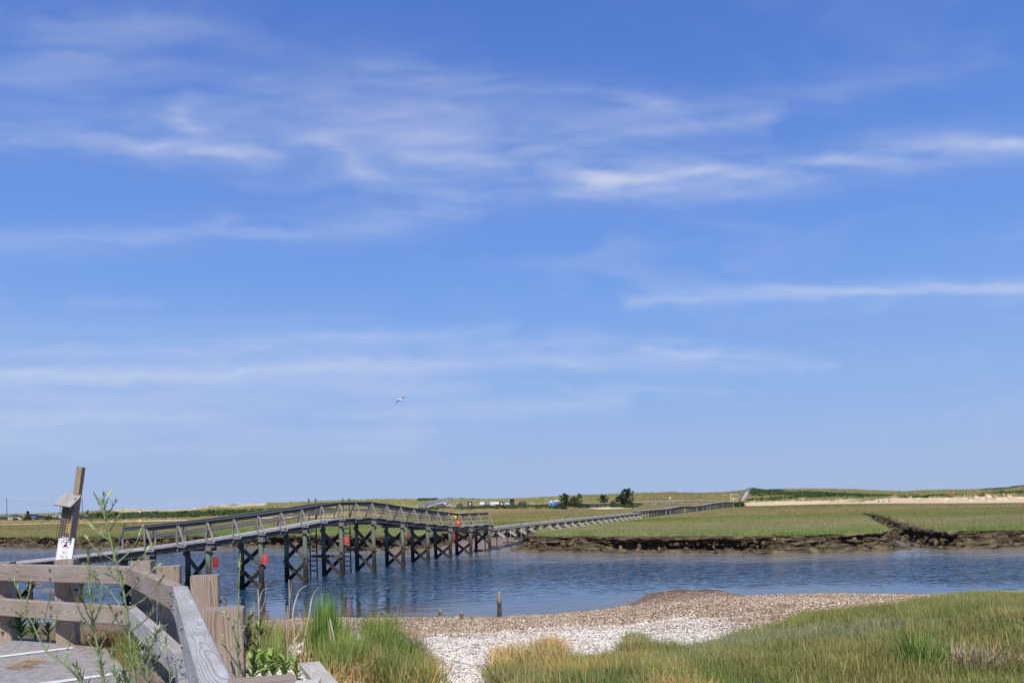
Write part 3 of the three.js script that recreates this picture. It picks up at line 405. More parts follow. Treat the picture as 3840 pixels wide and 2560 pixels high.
// ---------- leaning post with a gauge box and the no pets sign ----------
{
  const Z = 13.6, base = at(222, 2330, Z), top = at(303, 1751, Z), ax = top.clone().sub(base).normalize();
  const P = thing('leaning_post', base.clone(), 'tall leaning timber post with a small roofed box on its front', 'post'), face = new THREE.Vector3(-.12, 0, 1).normalize(), m = new MB();
  m.beam(new THREE.Vector3(), top.clone().sub(base), .098, .098, { up: face, c: [.95, .9, .75], uo: .2, vo: .1, ch: .006 }); part('shaft', m.geo(), woodBrown, P);
  // the box: back board, side board, sloping roof, wire front, yellow strip inside
  const ud = new THREE.Vector3(.1, 0, 1).normalize(), side = new THREE.Vector3().crossVectors(ax, ud).normalize().negate(); ud.crossVectors(side, ax).normalize(); if (ud.z < 0) ud.negate(); if (side.x < 0) side.negate();
  const lp = (s, h, f) => ax.clone().multiplyScalar(h).addScaledVector(side, s).addScaledVector(ud, f), len = top.clone().sub(base).length(), y = (py) => (2330 - py) / (2330 - 1751) * len;
  const yt = y(1893), yb = y(2020), yr = y(1866);
  const B = thing('gauge_box', base.clone().addScaledVector(ax, yb), 'small grey wooden box with shingle roof, wire front and yellow scale inside', 'box'), W = (s, h, f) => lp(s, h - yb, f);
  const bd = (name, a, b, w, h, up, mt, c) => { const k = new MB(); k.beam(a, b, w, h, { up, c, ch: .002 }); return part(name, k.geo(), mt, B); };
  bd('back_board', W(-.075, yb, .064), W(-.075, yt + .06, .064), .2, .022, ud, woodGray, [1.1, .85, .75]);
  bd('side_board', W(.03, yb - .02, .10), W(.03, yr, .10), .02, .11, ud, woodGray, [1.15, 1.1, 1.15]); 
  { const k = new MB(); k.beam(W(-.055, yr + .045, .02), W(-.10, yt - .03, .26), .29, .02, { up: ax, c: [.95, .9, .88], uo: .6, ch: .003 }); part('roof', k.geo(), woodDeck, B); }
  const strip = canvasTex(64, 512, (c, w, h) => { c.fillStyle = '#a8935c'; c.fillRect(0, 0, w, h); c.fillStyle = '#d9b75a'; c.fillRect(0, h * .62, w, h * .38); c.fillStyle = '#3a3222'; for (let i = 0; i < 26; i++) c.fillRect(10, 30 + i * 11.5, i % 4 ? 18 : 34, 3); c.fillRect(22, 12, 20, 12); });
  { const k = new MB(), a = W(-.035, yb + .09, .078), b = W(-.035, yt - .02, .078), s = side.clone().multiplyScalar(.034); k.quad(a.clone().sub(s), a.clone().add(s), b.clone().add(s), b.clone().sub(s), null, [0, 0, 1, 0, 1, 1, 0, 1]); const f = ud.clone().multiplyScalar(-.006); k.quad(a.clone().add(s).add(f), a.clone().sub(s).add(f), b.clone().sub(s).add(f), b.clone().add(s).add(f)); part('scale_strip', k.geo(), new THREE.MeshStandardMaterial({ map: strip, roughness: .6 }), B); }
  { const k = new MB(), f = .145; for (let i = 0; i <= 13; i++) { const h = lerp(yb + .01, yt - .02, i / 13); k.tube([W(-.175, h, f), W(.02, h, f)], .0028, 4, null, { open: true }); } for (let i = 0; i <= 5; i++) { const s = lerp(-.175, .02, i / 5); k.tube([W(s, yb + .01, f), W(s, yt - .02, f)], .0028, 4, null, { open: true }); } part('wire_mesh', k.geo(), mat(.05, .06, .045, .6), B, 'stuff'); }
  for (const h of [yb + .12, yt - .08]) { const k = new MB(); k.tube([W(.04, h, .1), W(.052, h, .1)], .012, 8); part('bolt', k.geo(), steel, B); }
  // NO PETS sign: thin aluminium plate with rounded corners
  const sc = at(222, 2080, Z), sw = .27, sh = .47, S = thing('no_pets_sign', base.clone().addScaledVector(ax, y(2067)).addScaledVector(ud, .085).addScaledVector(side, -.035), 'white metal sign with a crossed out dog reading NO PETS on the leaning post', 'sign');
  const tex = canvasTex(512, 880, (c, w, h) => {
    c.fillStyle = '#f4f5f8'; c.fillRect(0, 0, w, h); c.lineWidth = 7; c.strokeStyle = '#8f949c'; c.beginPath(); c.roundRect(22, 22, w - 44, h - 44, 34); c.stroke();
    c.fillStyle = '#16161a'; c.beginPath(); c.ellipse(w / 2, 52, 11, 11, 0, 0, 7); c.fill();
    const X = w * .5, Y = 220, q = 138;
    c.beginPath(); c.moveTo(X - 78, Y + 92); c.quadraticCurveTo(X - 70, Y + 20, X + 4, Y - 20); c.lineTo(X + 2, Y - 76); c.quadraticCurveTo(X + 22, Y - 112, X + 48, Y - 92); c.lineTo(X + 74, Y - 74); c.lineTo(X + 62, Y - 58); c.lineTo(X + 36, Y - 54); c.lineTo(X + 42, Y + 10); c.lineTo(X + 62, Y + 86); c.lineTo(X + 74, Y + 94); c.lineTo(X + 36, Y + 94); c.lineTo(X + 20, Y + 44); c.lineTo(X - 4, Y + 92); c.closePath(); c.fill();
    c.lineWidth = 15; c.strokeStyle = '#c8313a'; c.beginPath(); c.ellipse(X, Y, q - 4, q, 0, 0, 7); c.stroke(); c.beginPath(); c.moveTo(X - q * .68, Y - q * .72); c.lineTo(X + q * .68, Y + q * .72); c.stroke();
    c.fillStyle = '#2c2e33'; c.textAlign = 'center'; c.font = '130px sans-serif'; c.fillText('NO', X, 520); c.fillText('PETS', X, 660);
  });
  const shp = new THREE.Shape(), cr = .022, hw = sw / 2, hh = sh / 2; shp.moveTo(-hw + cr, -hh); shp.lineTo(hw - cr, -hh); shp.quadraticCurveTo(hw, -hh, hw, -hh + cr); shp.lineTo(hw, hh - cr); shp.quadraticCurveTo(hw, hh, hw - cr, hh); shp.lineTo(-hw + cr, hh); shp.quadraticCurveTo(-hw, hh, -hw, hh - cr); shp.lineTo(-hw, -hh + cr); shp.quadraticCurveTo(-hw, -hh, -hw + cr, -hh);
  const g = new THREE.ExtrudeGeometry(shp, { depth: .003, bevelEnabled: false }), uv = g.attributes.uv, ps = g.attributes.position; for (let i = 0; i < uv.count; i++) uv.setXY(i, ps.getX(i) / sw + .5, ps.getY(i) / sh + .5);
  const f2 = new THREE.Vector3(-.06, 0, 1).normalize(), sx = new THREE.Vector3().crossVectors(ax, f2).normalize(), fz = new THREE.Vector3().crossVectors(sx, ax).normalize(); S.setRotationFromMatrix(new THREE.Matrix4().makeBasis(sx, ax, fz));
  part('sign_panel', g, new THREE.MeshStandardMaterial({ map: tex, roughness: .45 }), S);
}

// ---------- the arched footbridge ----------
const BA = [-15.13, 47.7], BU = [.3696, .9292], BN = [BU[1], -BU[0]]; // start, along, to the right
const BX = (s, o) => BA[0] + BU[0] * s + BN[0] * o, BD = (s, o) => BA[1] + BU[1] * s + BN[1] * o, BP = (s, o, y) => V(BX(s, o), y, BD(s, o));
const railY = table([[-24, 3.62], [-14, 3.72], [-8.5, 3.85], [-6.4, 3.94], [-4.4, 4.03], [-2.3, 4.15], [-.3, 4.27], [1.9, 4.43], [4.06, 4.58], [6, 4.76], [8.3, 4.9], [10.2, 4.895], [12.3, 4.88], [14.35, 4.70], [16.3, 4.52], [18.2, 4.36], [20.2, 4.20], [22.2, 4.05], [24.3, 3.89], [26.3, 3.75], [28.2, 3.71], [34.5, 3.71]]);
const deckY = (s) => railY(s) - 1.08;
{
  const br = thing('footbridge', V(BX(10, 0), 0, BD(10, 0)), 'long arched grey timber footbridge on cross braced piles over the river', 'bridge'), O = br.position.clone(), r = rng(33);
  const L = (s, o, y) => BP(s, o, y).sub(O), S0 = -20, S1 = 34.2;
  const bm = (name, a, b, w, h, m, c, o = {}) => { const k = new MB(); k.beam(a, b, w, h, { uo: r(), vo: r(), c, ...o }); return part(name, k.geo(), m, br); };
  // deck planks across, each its own board
  const protos = [...Array(6)].map((_, i) => { const k = new MB(); k.beam(new THREE.Vector3(-.79, 0, 0), new THREE.Vector3(.79 + (i - 3) * .004, 0, 0), .165, .042, { uo: r(), vo: r(), c: [0, 1, 2].map((q) => [.92, 1.05, 1, .85, 1.1, .98][i]), ch: .004 }); return k.geo(); });
  const n = Math.floor((S1 - S0) / .184);
  for (let i = 0; i < n; i++) { const s = S0 + (i + .5) * .184, m = part('plank', protos[Math.floor(r() * 6)], woodDeck, br); m.position.copy(L(s, (r() - .5) * .02, deckY(s) - .021 + (r() - .5) * .004)); const sl = (deckY(s + .2) - deckY(s - .2)) / .4; m.rotation.set(Math.atan(sl), -Math.atan2(-BN[1], BN[0]) * -1, 0, 'YXZ'); m.rotation.y = Math.atan2(BN[1], BN[0]); }
  // stringers under the deck, segment by segment
  const kn = [-20, -14, -8.4, -4.2, 0, 4.2, 8.4, 12.4, 16.6, 20.8, 25.0, 29.2, 34.2];
  for (let i = 0; i + 1 < kn.length; i++) for (const o of [-.66, .66]) for (const z of [0, .5]) { const a = lerp(kn[i], kn[i + 1], z), b = lerp(kn[i], kn[i + 1], z + .5) + .03; bm('stringer', L(a, o, deckY(a) - .2), L(b, o, deckY(b) - .2), .09, .31, woodGray, [.5, .49, .48]); }
  // railings: posts every two metres with outside knee braces on outriggers
  const bents = [-14.4, -11.9, -8.4, -4.25, 0, 4.2, 8.2, 12.3, 16.5, 20.6, 24.7, 28.9, 33.2];
  const post = []; for (let i = 0; i < 20; i++) post.push(-8.5 + i * 2.06); post.push(33.0);
  for (const s of post) {
    const y = deckY(s);
    bm('outrigger', L(s, -1.2, y - .075), L(s, 1.2, y - .075), .09, .05, woodDeck, [.95, .93, .95]);
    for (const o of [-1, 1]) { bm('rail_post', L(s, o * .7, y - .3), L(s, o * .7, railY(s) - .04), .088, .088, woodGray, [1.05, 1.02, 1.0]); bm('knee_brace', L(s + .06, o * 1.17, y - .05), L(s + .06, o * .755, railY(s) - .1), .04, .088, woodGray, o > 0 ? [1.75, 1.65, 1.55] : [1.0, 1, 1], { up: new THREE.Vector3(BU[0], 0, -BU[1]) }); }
  }
  for (let i = 0; i + 1 < post.length; i++) for (const o of [-1, 1]) { const a = post[i] - (i ? 0 : .04), b = post[i + 1] + (i + 2 < post.length ? 0 : .15);
    bm('top_rail', L(a, o * .675, railY(a) - .1), L(b, o * .675, railY(b) - .1), .045, .19, woodGray, [.6, .6, .62]); bm('cap_rail', L(a, o * .7, railY(a) + .003), L(b, o * .7, railY(b) + .003), .13, .036, woodGray, [1.0, 1, 1]); bm('mid_rail', L(a, o * .68, deckY(a) + .56), L(b, o * .68, deckY(b) + .56), .04, .10, woodGray, [.98, .96, .98]); }
  // bents: two round piles, split cap, crossed planks
  const pileCol = (right, seed) => (t, q) => { const y = q.y, n = fbm(q.x * 3 + seed, y * 1.3, 3), fine = n2(q.x * 9 + seed, y * 2.5); const gr = [.17, .265, .185], bro = [.07, .052, .032], foulShade = [.022, .018, .013], gray = [.165, .155, .125]; let c = gr.map((g, k) => lerp(g, gray[k], sstep(-.1, .35, n + .2 * fine))); const w = 1 - sstep(1.2, 2.1, y + n * .8); c = c.map((g, k) => lerp(g, bro[k], w)); const w2 = 1 - sstep(.5, 1.35, y + n * .6); c = c.map((g, k) => lerp(g, foulShade[k], w2)); const ru = sstep(.15, .4, fine) * sstep(1.6, 2.4, y) * .5; return c.map((g, k) => lerp(g, [.2, .11, .06][k], ru)); };  // real fouling low down, its band raised and darkened to paint in under-deck shade
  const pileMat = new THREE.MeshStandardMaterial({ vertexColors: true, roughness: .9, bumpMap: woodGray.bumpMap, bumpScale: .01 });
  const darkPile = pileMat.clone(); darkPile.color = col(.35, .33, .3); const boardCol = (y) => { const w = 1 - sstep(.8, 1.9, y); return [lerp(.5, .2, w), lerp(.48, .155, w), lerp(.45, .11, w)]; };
  bents.forEach((s, i) => {
    const thin = i < 2, hw = thin ? .5 : .69, rad = thin ? .085 : .145, yt = deckY(s) - .36, bot = -.6, W = .03;
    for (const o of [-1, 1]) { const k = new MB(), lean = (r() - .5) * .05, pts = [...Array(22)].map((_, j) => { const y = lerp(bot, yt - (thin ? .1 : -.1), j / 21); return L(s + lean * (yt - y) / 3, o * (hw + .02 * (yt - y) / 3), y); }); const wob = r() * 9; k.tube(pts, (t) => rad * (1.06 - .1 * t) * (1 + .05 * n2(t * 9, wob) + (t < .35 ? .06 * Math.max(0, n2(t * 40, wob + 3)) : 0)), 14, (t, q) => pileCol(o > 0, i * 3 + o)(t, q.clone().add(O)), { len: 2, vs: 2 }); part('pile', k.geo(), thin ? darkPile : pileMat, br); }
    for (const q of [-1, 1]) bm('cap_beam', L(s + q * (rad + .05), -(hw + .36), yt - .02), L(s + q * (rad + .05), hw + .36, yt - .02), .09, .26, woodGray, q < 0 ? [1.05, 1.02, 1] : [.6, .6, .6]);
    for (const o of [-1, 1]) for (const dy of [.06, -.07]) { const k = new MB(); k.tube([L(s - rad - .095, o * (hw + .02), yt + dy), L(s - rad - .115, o * (hw + .02), yt + dy)], .032, 8); part('bolt', k.geo(), rust, br); }
    const xb = (y0, y1, f) => { for (const dir of [1, -1]) { const so = f * (rad + .035) * dir, a = L(s - so, -dir * (hw + .1), y1), b = L(s - so, dir * (hw + .1), y0), parts = 3; for (let z = 0; z < parts; z++) { } const k = new MB(); for (let z = 0; z < 6; z++) { const p0 = a.clone().lerp(b, z / 6), p1 = a.clone().lerp(b, (z + 1) / 6), c = boardCol((p0.y + p1.y) / 2); k.beam(p0, p1, .055, .225, { up: new THREE.Vector3(-BU[0], 0, BU[1]).cross(b.clone().sub(a).normalize()), c: c.map((e) => e * (thin ? .4 : 1) * (dir > 0 ? 1.25 : .6)), uo: z * .07, vo: i * .13, ch: .003 }); } part('cross_brace', k.geo(), woodGray, br); } };  // one plank of each cross tinted lighter, the other darker: painted sun and shade
    if (thin) { xb(.75, yt - .5, 1); bm('wale', L(s - .13, -(hw + .14), .62), L(s - .13, hw + .14, .62), .06, .2, woodGray, [.45, .38, .3]); }
    else if (yt > 2.75) { xb(1.35 + (yt - 2.8) * .3, yt - .35, 1); xb(.02, 1.25 + (yt - 2.8) * .3, 1); }
    else if (s > 3 && s < 31) { xb(1.2, yt - .25, 1); xb(.0, 1.15, 1); } else { xb(.75, yt - .2, 1); if (s > 31) bm('wale', L(s - .2, -(hw + .2), .12), L(s - .2, hw + .2, .12), .08, .2, woodGray, [.4, .34, .28]); else xb(-.1, .7, 1); }
    if (i === 6 || i === 7) { bm('wale', L(s - .22, -(hw + .75), 1.32 + (i - 6) * .2), L(s - .22, hw + .2, 1.32 + (i - 6) * .2), .07, .2, woodGray, [.45, .4, .33]); }
  });
  // two ladders down the far side, their rails standing above the railing
  for (const [s, ytop] of [[8.2, 5.2], [12.3, 5.2]]) {
    const k = new THREE.Group(); k.name = 'ladder'; br.add(k); const o0 = -1.62, o1 = -1.08, ds = -.25;
    for (const o of [o0, o1]) { const m = new MB(); m.beam(L(s + ds, o, -.3), L(s + ds, o, ytop), .085, .085, { uo: r(), vo: r(), c: [.62, .57, .5] }); part('ladder_rail', m.geo(), woodGray, k); }
    for (let y = .35; y < 3.5; y += .335) { const m = new MB(); m.beam(L(s + ds - .05, o0 - .02, y), L(s + ds - .05, o1 + .02, y), .04, .085, { uo: r(), vo: r(), c: [.6, .55, .48] }); part('rung', m.geo(), woodGray, k); }
  }
}
// red warning signs on the piles
{
  const tex = canvasTex(256, 384, (c, w, h) => { c.fillStyle = '#a80a12'; c.fillRect(0, 0, w, h); c.strokeStyle = '#e8b8b4'; c.lineWidth = 5; c.strokeRect(9, 9, w - 18, h - 18); c.fillStyle = '#d99a94'; const r = rng(3); const row = (y, hh, x0, x1) => { let x = x0; while (x < x1) { const ww = 9 + r() * 7; c.fillRect(x, y, Math.min(ww, x1 - x), hh); x += ww + 5; } }; row(38, 24, 28, 228); row(76, 22, 44, 214); row(330, 22, 40, 216); c.lineWidth = 13; c.strokeStyle = '#dc9d98'; c.beginPath(); c.ellipse(w / 2, 196, 74, 74, 0, 0, 7); c.stroke(); c.fillStyle = '#cc7f7c'; c.beginPath(); c.moveTo(w / 2 - 36, 160); c.lineTo(w / 2 - 4, 178); c.lineTo(w / 2 + 30, 158); c.lineTo(w / 2 + 40, 200); c.lineTo(w / 2, 242); c.lineTo(w / 2 - 38, 214); c.closePath(); c.fill(); c.fillRect(w / 2 - 9, 276, 18, 26); });
  const fade = new THREE.MeshStandardMaterial({ map: tex, color: col(1.0, .55, .35), roughness: .5 }), m = new THREE.MeshStandardMaterial({ map: tex, roughness: .45 });
  const bent = (i) => [-14.4, -11.9, -8.4, -4.25, 0, 4.2, 8.2, 12.3, 16.5, 20.6, 24.7, 28.9][i];
  const plate = (w, h) => { const g = new THREE.BoxGeometry(w, h, .006); return g; };
  const g0 = plate(.37, .55), face = new THREE.MeshStandardMaterial({ color: col(.5, .5, .5), metalness: .8, roughness: .5 });
  for (const [px, py, i, yaw, k, label] of [[992, 2096, 4, 0, m, 'red warning sign facing the shell beach, where the bridge starts to rise'], [1299, 2026, 6, 0, m, 'red warning sign between the two ladders under the bridge crest'], [807, 2109, 3, 1.05, fade, 'faded orange red sign turned sideways on the pile nearest the guard rail'], [1531, 2004, 8, 1.15, m, 'small dark red sign seen edge on, first pile past the second ladder'], [1701, 2012, 10, .95, fade, 'bright orange red sign on the pile below the orange bundle']]) {
    const s = bent(i), D = BD(s, .69), o = single('warning_sign', g0, [face, face, face, face, k, face], label, 'sign'); o.position.copy(at(px, py, D - .24)); o.rotation.y = yaw; o.name = o.name;
    if (yaw) o.position.copy(at(px, py, D - .08));
  }
}
// things left on the bridge railing
{
  const d = BD(26.3, .7), r = rng(9), y = new MB(), c = [.85, .62, .06];
  const q = (px, py, z = 0) => at(px, py, d + .3 + z), pts = (a) => a.map(([x, y2, z]) => q(x, y2, z)), O = q(1706, 1934);
  // crumpled yellow cloth caught between the rails
  const sheet = grid(16, 8, (u, v) => { const px = lerp(1692, 1721, u), py = lerp(1925, 1937, v) + 5 * Math.sin(u * 3.1) - 4 * v * Math.sin(u * 6) + 2.2 * n2(u * 5, v * 4), p = q(px, py, .18 * n2(u * 4 + 3, v * 4)); return { p: p.sub(O) }; });
  const t = thing('yellow_cloth', O, 'crumpled yellow cloth hung between the bridge rails above the orange bundle', 'cloth'); part('sheet', sheet, mat(.86, .6, .07, .7, { side: THREE.DoubleSide }), t); const st = new MB(); st.tube(pts([[1686, 1946, 0], [1700, 1944, .02], [1716, 1943, 0]]).map((p) => p.sub(O)), .03, 6); part('strap', st.geo(), mat(.8, .6, .1, .7), t);
  const B = q(1717, 1963, -.1), o = thing('orange_bundle', B, 'bright orange bundle slumped on the bridge deck against a rail post', 'bundle');
  const s = new THREE.SphereGeometry(.24, 18, 12), P = s.attributes.position; for (let i = 0; i < P.count; i++) { const x = P.getX(i), yy = P.getY(i), z = P.getZ(i), k = 1 + .18 * n3(x * 7, yy * 7, z * 7); P.setXYZ(i, x * k * 1.15 + Math.max(0, yy) * .5, yy * k * .85 + .02, z * k); } s.computeVertexNormals(); part('bag', s, mat(.82, .13, .05, .6), o);
  const kn = new THREE.SphereGeometry(.08, 10, 8); kn.translate(.13, .2, 0); part('knot', kn, mat(.2, .02, .02, .7), o);
}

// ---------- boardwalks across the marsh ----------
{
  const axX = (d) => -8.92 + .3978 * (d - 63.15), low = thing('low_boardwalk', V(axX(105), 1.3, 105), 'low pale grey boardwalk on A shaped braces crossing the marsh', 'boardwalk'), O = low.position.clone(), r = rng(51), D0 = 78.6, D1 = 137.5;
  const deck = (d) => table([[78, 2.2], [90, 2.3], [104, 2.34], [120, 2.38], [138, 2.46]])(d) + .025 * n2(d * .6, 2), L = (d, o, y) => V(axX(d) + BN[0] * o, y, d + BN[1] * o).sub(O);
  const pl = new MB(); for (let d = D0; d < D1; d += .165) { const y = deck(d) + (r() - .5) * .012, t = .8 + r() * .35; pl.beam(L(d, -.68 + (r() - .5) * .03, y), L(d, .68 + (r() - .5) * .03, y), .14, .045, { c: [t, t, t], uo: r(), vo: r(), ch: .002 }); } part('deck_planks', pl.geo(), woodDeck, low, 'stuff');
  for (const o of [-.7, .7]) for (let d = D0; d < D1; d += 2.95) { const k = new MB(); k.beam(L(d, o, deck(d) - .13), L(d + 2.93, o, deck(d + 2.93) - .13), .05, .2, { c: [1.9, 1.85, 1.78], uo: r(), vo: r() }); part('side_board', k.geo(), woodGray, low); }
  let i = 0;
  for (let d = 80.5; d < D1; d += 2.75, i++) {
    const y = deck(d), foot = Math.max(-.2, Math.min(marshY(d), d < 92 ? lerp(.1, 1.25, (d - 80) / 14) : 1.3)) - .1;
    for (const o of [-.76, .76]) { const k = new MB(); k.beam(L(d, o, foot - .2), L(d + (r() - .5) * .05, o, y + .1 + r() * .12), .1, .1, { c: [1.05, 1, .95], uo: r(), vo: r() }); part('support_post', k.geo(), woodGray, low); }
    for (const o of [-1, 1]) { const k = new MB(), lean = 1.05 + r() * .2; k.beam(L(d - .06, o * .05, y - .18), L(d - .06, o * (1.35 + r() * .15), Math.max(foot + .05, y - .95)), .05, .25, { c: o > 0 ? [2.1, 2.0, 1.9] : [1.2, 1.18, 1.15], uo: r(), vo: r() }); part('brace', k.geo(), woodGray, low); }  // right-hand braces get a paler tint, sunlight painted into the colour
    { const k = new MB(); k.beam(L(d - .1, -.8, y - .3), L(d - .1, .8, y - .3), .05, .18, { c: [.9, .88, .85], uo: r(), vo: r() }); part('cross_beam', k.geo(), woodGray, low); }
    if (d < 89) { const k = new MB(); k.beam(L(d - .3, .1, foot + .35), L(d - .3, 1.5, foot + .35), .14, .14, { c: [.5, .45, .38], uo: r(), vo: r() }); part('sill', k.geo(), woodGray, low); }
  }
  // the raised darker stretch up to the beach
  const hi = thing('raised_boardwalk', V(axX(200), 1.5, 200), 'dark piled boardwalk stretch running from the low boardwalk up to the beach', 'boardwalk'), Q = hi.position.clone(), H = (d, o, y) => V(axX(d) + BN[0] * o, y, d + BN[1] * o).sub(Q), dy = table([[138, 2.68], [160, 2.7], [172, 2.95], [178, 2.95], [186, 2.78], [200, 2.82], [218, 3.15], [236, 3.3], [262, 3.05], [274, 2.9]]);
  const hp = new MB(); for (let d = 137.5; d < 272; d += .33) { const t = .85 + r() * .3; hp.beam(H(d, -.7, dy(d)), H(d, .7, dy(d)), .3, .05, { c: [t, t, t], uo: r(), vo: r(), ch: .002 }); } part('deck_planks', hp.geo(), woodDeck, hi, 'stuff');
  for (let d = 137.5; d < 272; d += 3) for (const o of [-.8, .8]) { const k = new MB(); k.beam(H(d, o, dy(d) - .17), H(d + 3, o, dy(d + 3) - .17), .08, .28, { c: [.2, .2, .22], uo: r(), vo: r() }); part('side_beam', k.geo(), woodGray, hi); }
  for (let d = 138.2; d < 271; d += 2.1) { for (const o of [-.78, .78]) { const k = new MB(), b = marshY(d) - .3; k.tube([H(d, o, b), H(d + (r() - .5) * .1, o, dy(d) - .1)], .11, 7, r() < .3 ? [.26, .27, .23] : [.075, .08, .07]); part('pile', k.geo(), pileMatFar(), hi); } const k = new MB(); k.beam(H(d + .12, -.95, dy(d) - .45), H(d + .12, .95, dy(d) - .45), .07, .22, { c: [.25, .25, .25], uo: r() }); part('cap_beam', k.geo(), woodGray, hi); }
}
function pileMatFar() { return pileMatFar.m ??= new THREE.MeshStandardMaterial({ vertexColors: true, roughness: .95 }); }

// ---------- cars in the two far car parks ----------
const carGlass = mat(.02, .025, .03, .12), tyre = mat(.02, .02, .02, .9), hub = mat(.4, .4, .42, .4, { metalness: .7 }), lampRed = mat(.4, .02, .02, .3), lampWhite = mat(.8, .8, .78, .2);
const paintM = new Map(), paint = (r, g, b) => { const k = [r, g, b].join(); if (!paintM.has(k)) paintM.set(k, new THREE.MeshPhysicalMaterial({ color: col(r, g, b), roughness: .4, clearcoat: .6, clearcoatRoughness: .15 })); return paintM.get(k); };
const SHAPES = { // side outline (front at +x), window outline, length, width
  sedan: { body: [[-2.2, .35], [-2.25, .75], [-2.0, .98], [-1.5, 1.02], [-.9, 1.42], [.35, 1.44], [1.05, 1.0], [2.0, .85], [2.25, .6], [2.2, .3]], win: [[-1.3, 1.04], [-.85, 1.36], [.3, 1.38], [.88, 1.02]], w: 1.76, l: 4.5 },
  suv: { body: [[-2.25, .4], [-2.3, .95], [-2.2, 1.15], [-1.98, 1.68], [-1.8, 1.75], [.3, 1.74], [1.0, 1.18], [2.05, 1.06], [2.3, .8], [2.25, .38]], win: [[-1.9, 1.18], [-1.75, 1.64], [.24, 1.64], [.82, 1.18]], w: 1.88, l: 4.6 },
  van: { body: [[-2.4, .4], [-2.45, 1.0], [-2.38, 1.85], [-2.25, 1.95], [1.0, 1.92], [1.75, 1.2], [2.35, .98], [2.45, .45]], win: [[-2.2, 1.2], [-2.15, 1.76], [.95, 1.76], [1.5, 1.2]], w: 1.95, l: 4.9 },
  jeep: { body: [[-1.95, .5], [-2.0, 1.1], [-1.95, 1.8], [-1.85, 1.86], [.35, 1.84], [.6, 1.2], [1.9, 1.12], [2.0, .9], [1.95, .5]], win: [[-1.8, 1.2], [-1.8, 1.72], [.3, 1.72], [.48, 1.2]], w: 1.85, l: 4.0 },
  pickup: { body: [[-2.7, .5], [-2.75, 1.02], [-.75, 1.04], [-.7, 1.72], [-.55, 1.78], [.65, 1.76], [1.25, 1.14], [2.5, 1.02], [2.7, .8], [2.65, .45]], win: [[-.6, 1.1], [-.55, 1.66], [.6, 1.66], [1.1, 1.12]], w: 1.95, l: 5.4 },
};
function extrudeSide(pts, w, bev) { const s = new THREE.Shape(); pts.forEach(([x, y], i) => i ? s.lineTo(x, y) : s.moveTo(x, y)); const g = new THREE.ExtrudeGeometry(s, { depth: w - 2 * bev, bevelEnabled: true, bevelSize: bev, bevelThickness: bev, bevelSegments: 2 }); g.translate(0, 0, -(w - 2 * bev) / 2); return g; }
const carProto = {};
for (const [k, S] of Object.entries(SHAPES)) {
  const wheels = []; for (const x of [-S.l * .3, S.l * .3]) for (const z of [-1, 1]) { const g = new THREE.CylinderGeometry(.34, .34, .22, 16); g.rotateX(Math.PI / 2); g.translate(x, .34, z * (S.w / 2 - .1)); const h = new THREE.CylinderGeometry(.19, .19, .235, 10); h.rotateX(Math.PI / 2); h.translate(x, .34, z * (S.w / 2 - .1)); wheels.push([g, h]); }
  const win = extrudeSide(S.win, S.w + .006, .01), zmid = (S.win[0][1] + S.win[1][1]) / 2, rear = new THREE.BoxGeometry(.03, (S.win[1][1] - S.win[0][1]) * .8, S.w * .78), front = rear.clone();
  const sl = Math.atan2(S.body[3][0] - S.body[2][0], S.body[3][1] - S.body[2][1]); const rb = k === 'sedan' ? [[-1.5, 1.02], [-.9, 1.42]] : k === 'pickup' ? [[-.75, 1.1], [-.7, 1.7]] : [S.body[2], S.body[3]]; const fb = k === 'jeep' ? [[.6, 1.2], [.35, 1.84]] : k === 'van' ? [[1.75, 1.2], [1.0, 1.92]] : k === 'sedan' ? [[1.05, 1.0], [.35, 1.44]] : k === 'suv' ? [[1.0, 1.18], [.3, 1.74]] : [[1.25, 1.14], [.65, 1.76]];
  const pane = (e, sgn) => { const L = Math.hypot(e[1][0] - e[0][0], e[1][1] - e[0][1]), g = new THREE.BoxGeometry(.03, L * .78, S.w * .8); g.rotateZ(-Math.atan2(e[1][0] - e[0][0], e[1][1] - e[0][1])); g.translate((e[0][0] + e[1][0]) / 2 + sgn * .012, (e[0][1] + e[1][1]) / 2, 0); return g; };
  const lamps = []; for (const z of [-1, 1]) { const g = new THREE.BoxGeometry(.06, .28, .16); g.translate(-S.l / 2 - .035, .92, z * (S.w / 2 - .16)); const h = new THREE.BoxGeometry(.08, .16, .34); h.translate(S.l / 2 - .02, .76, z * (S.w / 2 - .28)); lamps.push([g, h]); }
  const bump = new THREE.BoxGeometry(.14, .2, S.w * .96); const b2 = bump.clone(); bump.translate(-S.l / 2 - .02, .5, 0); b2.translate(S.l / 2, .48, 0);
  carProto[k] = { body: extrudeSide(S.body, S.w, .06), win, rear: pane(rb, -1), front: pane(fb, 1), wheels, lamps, bump, b2 };
}
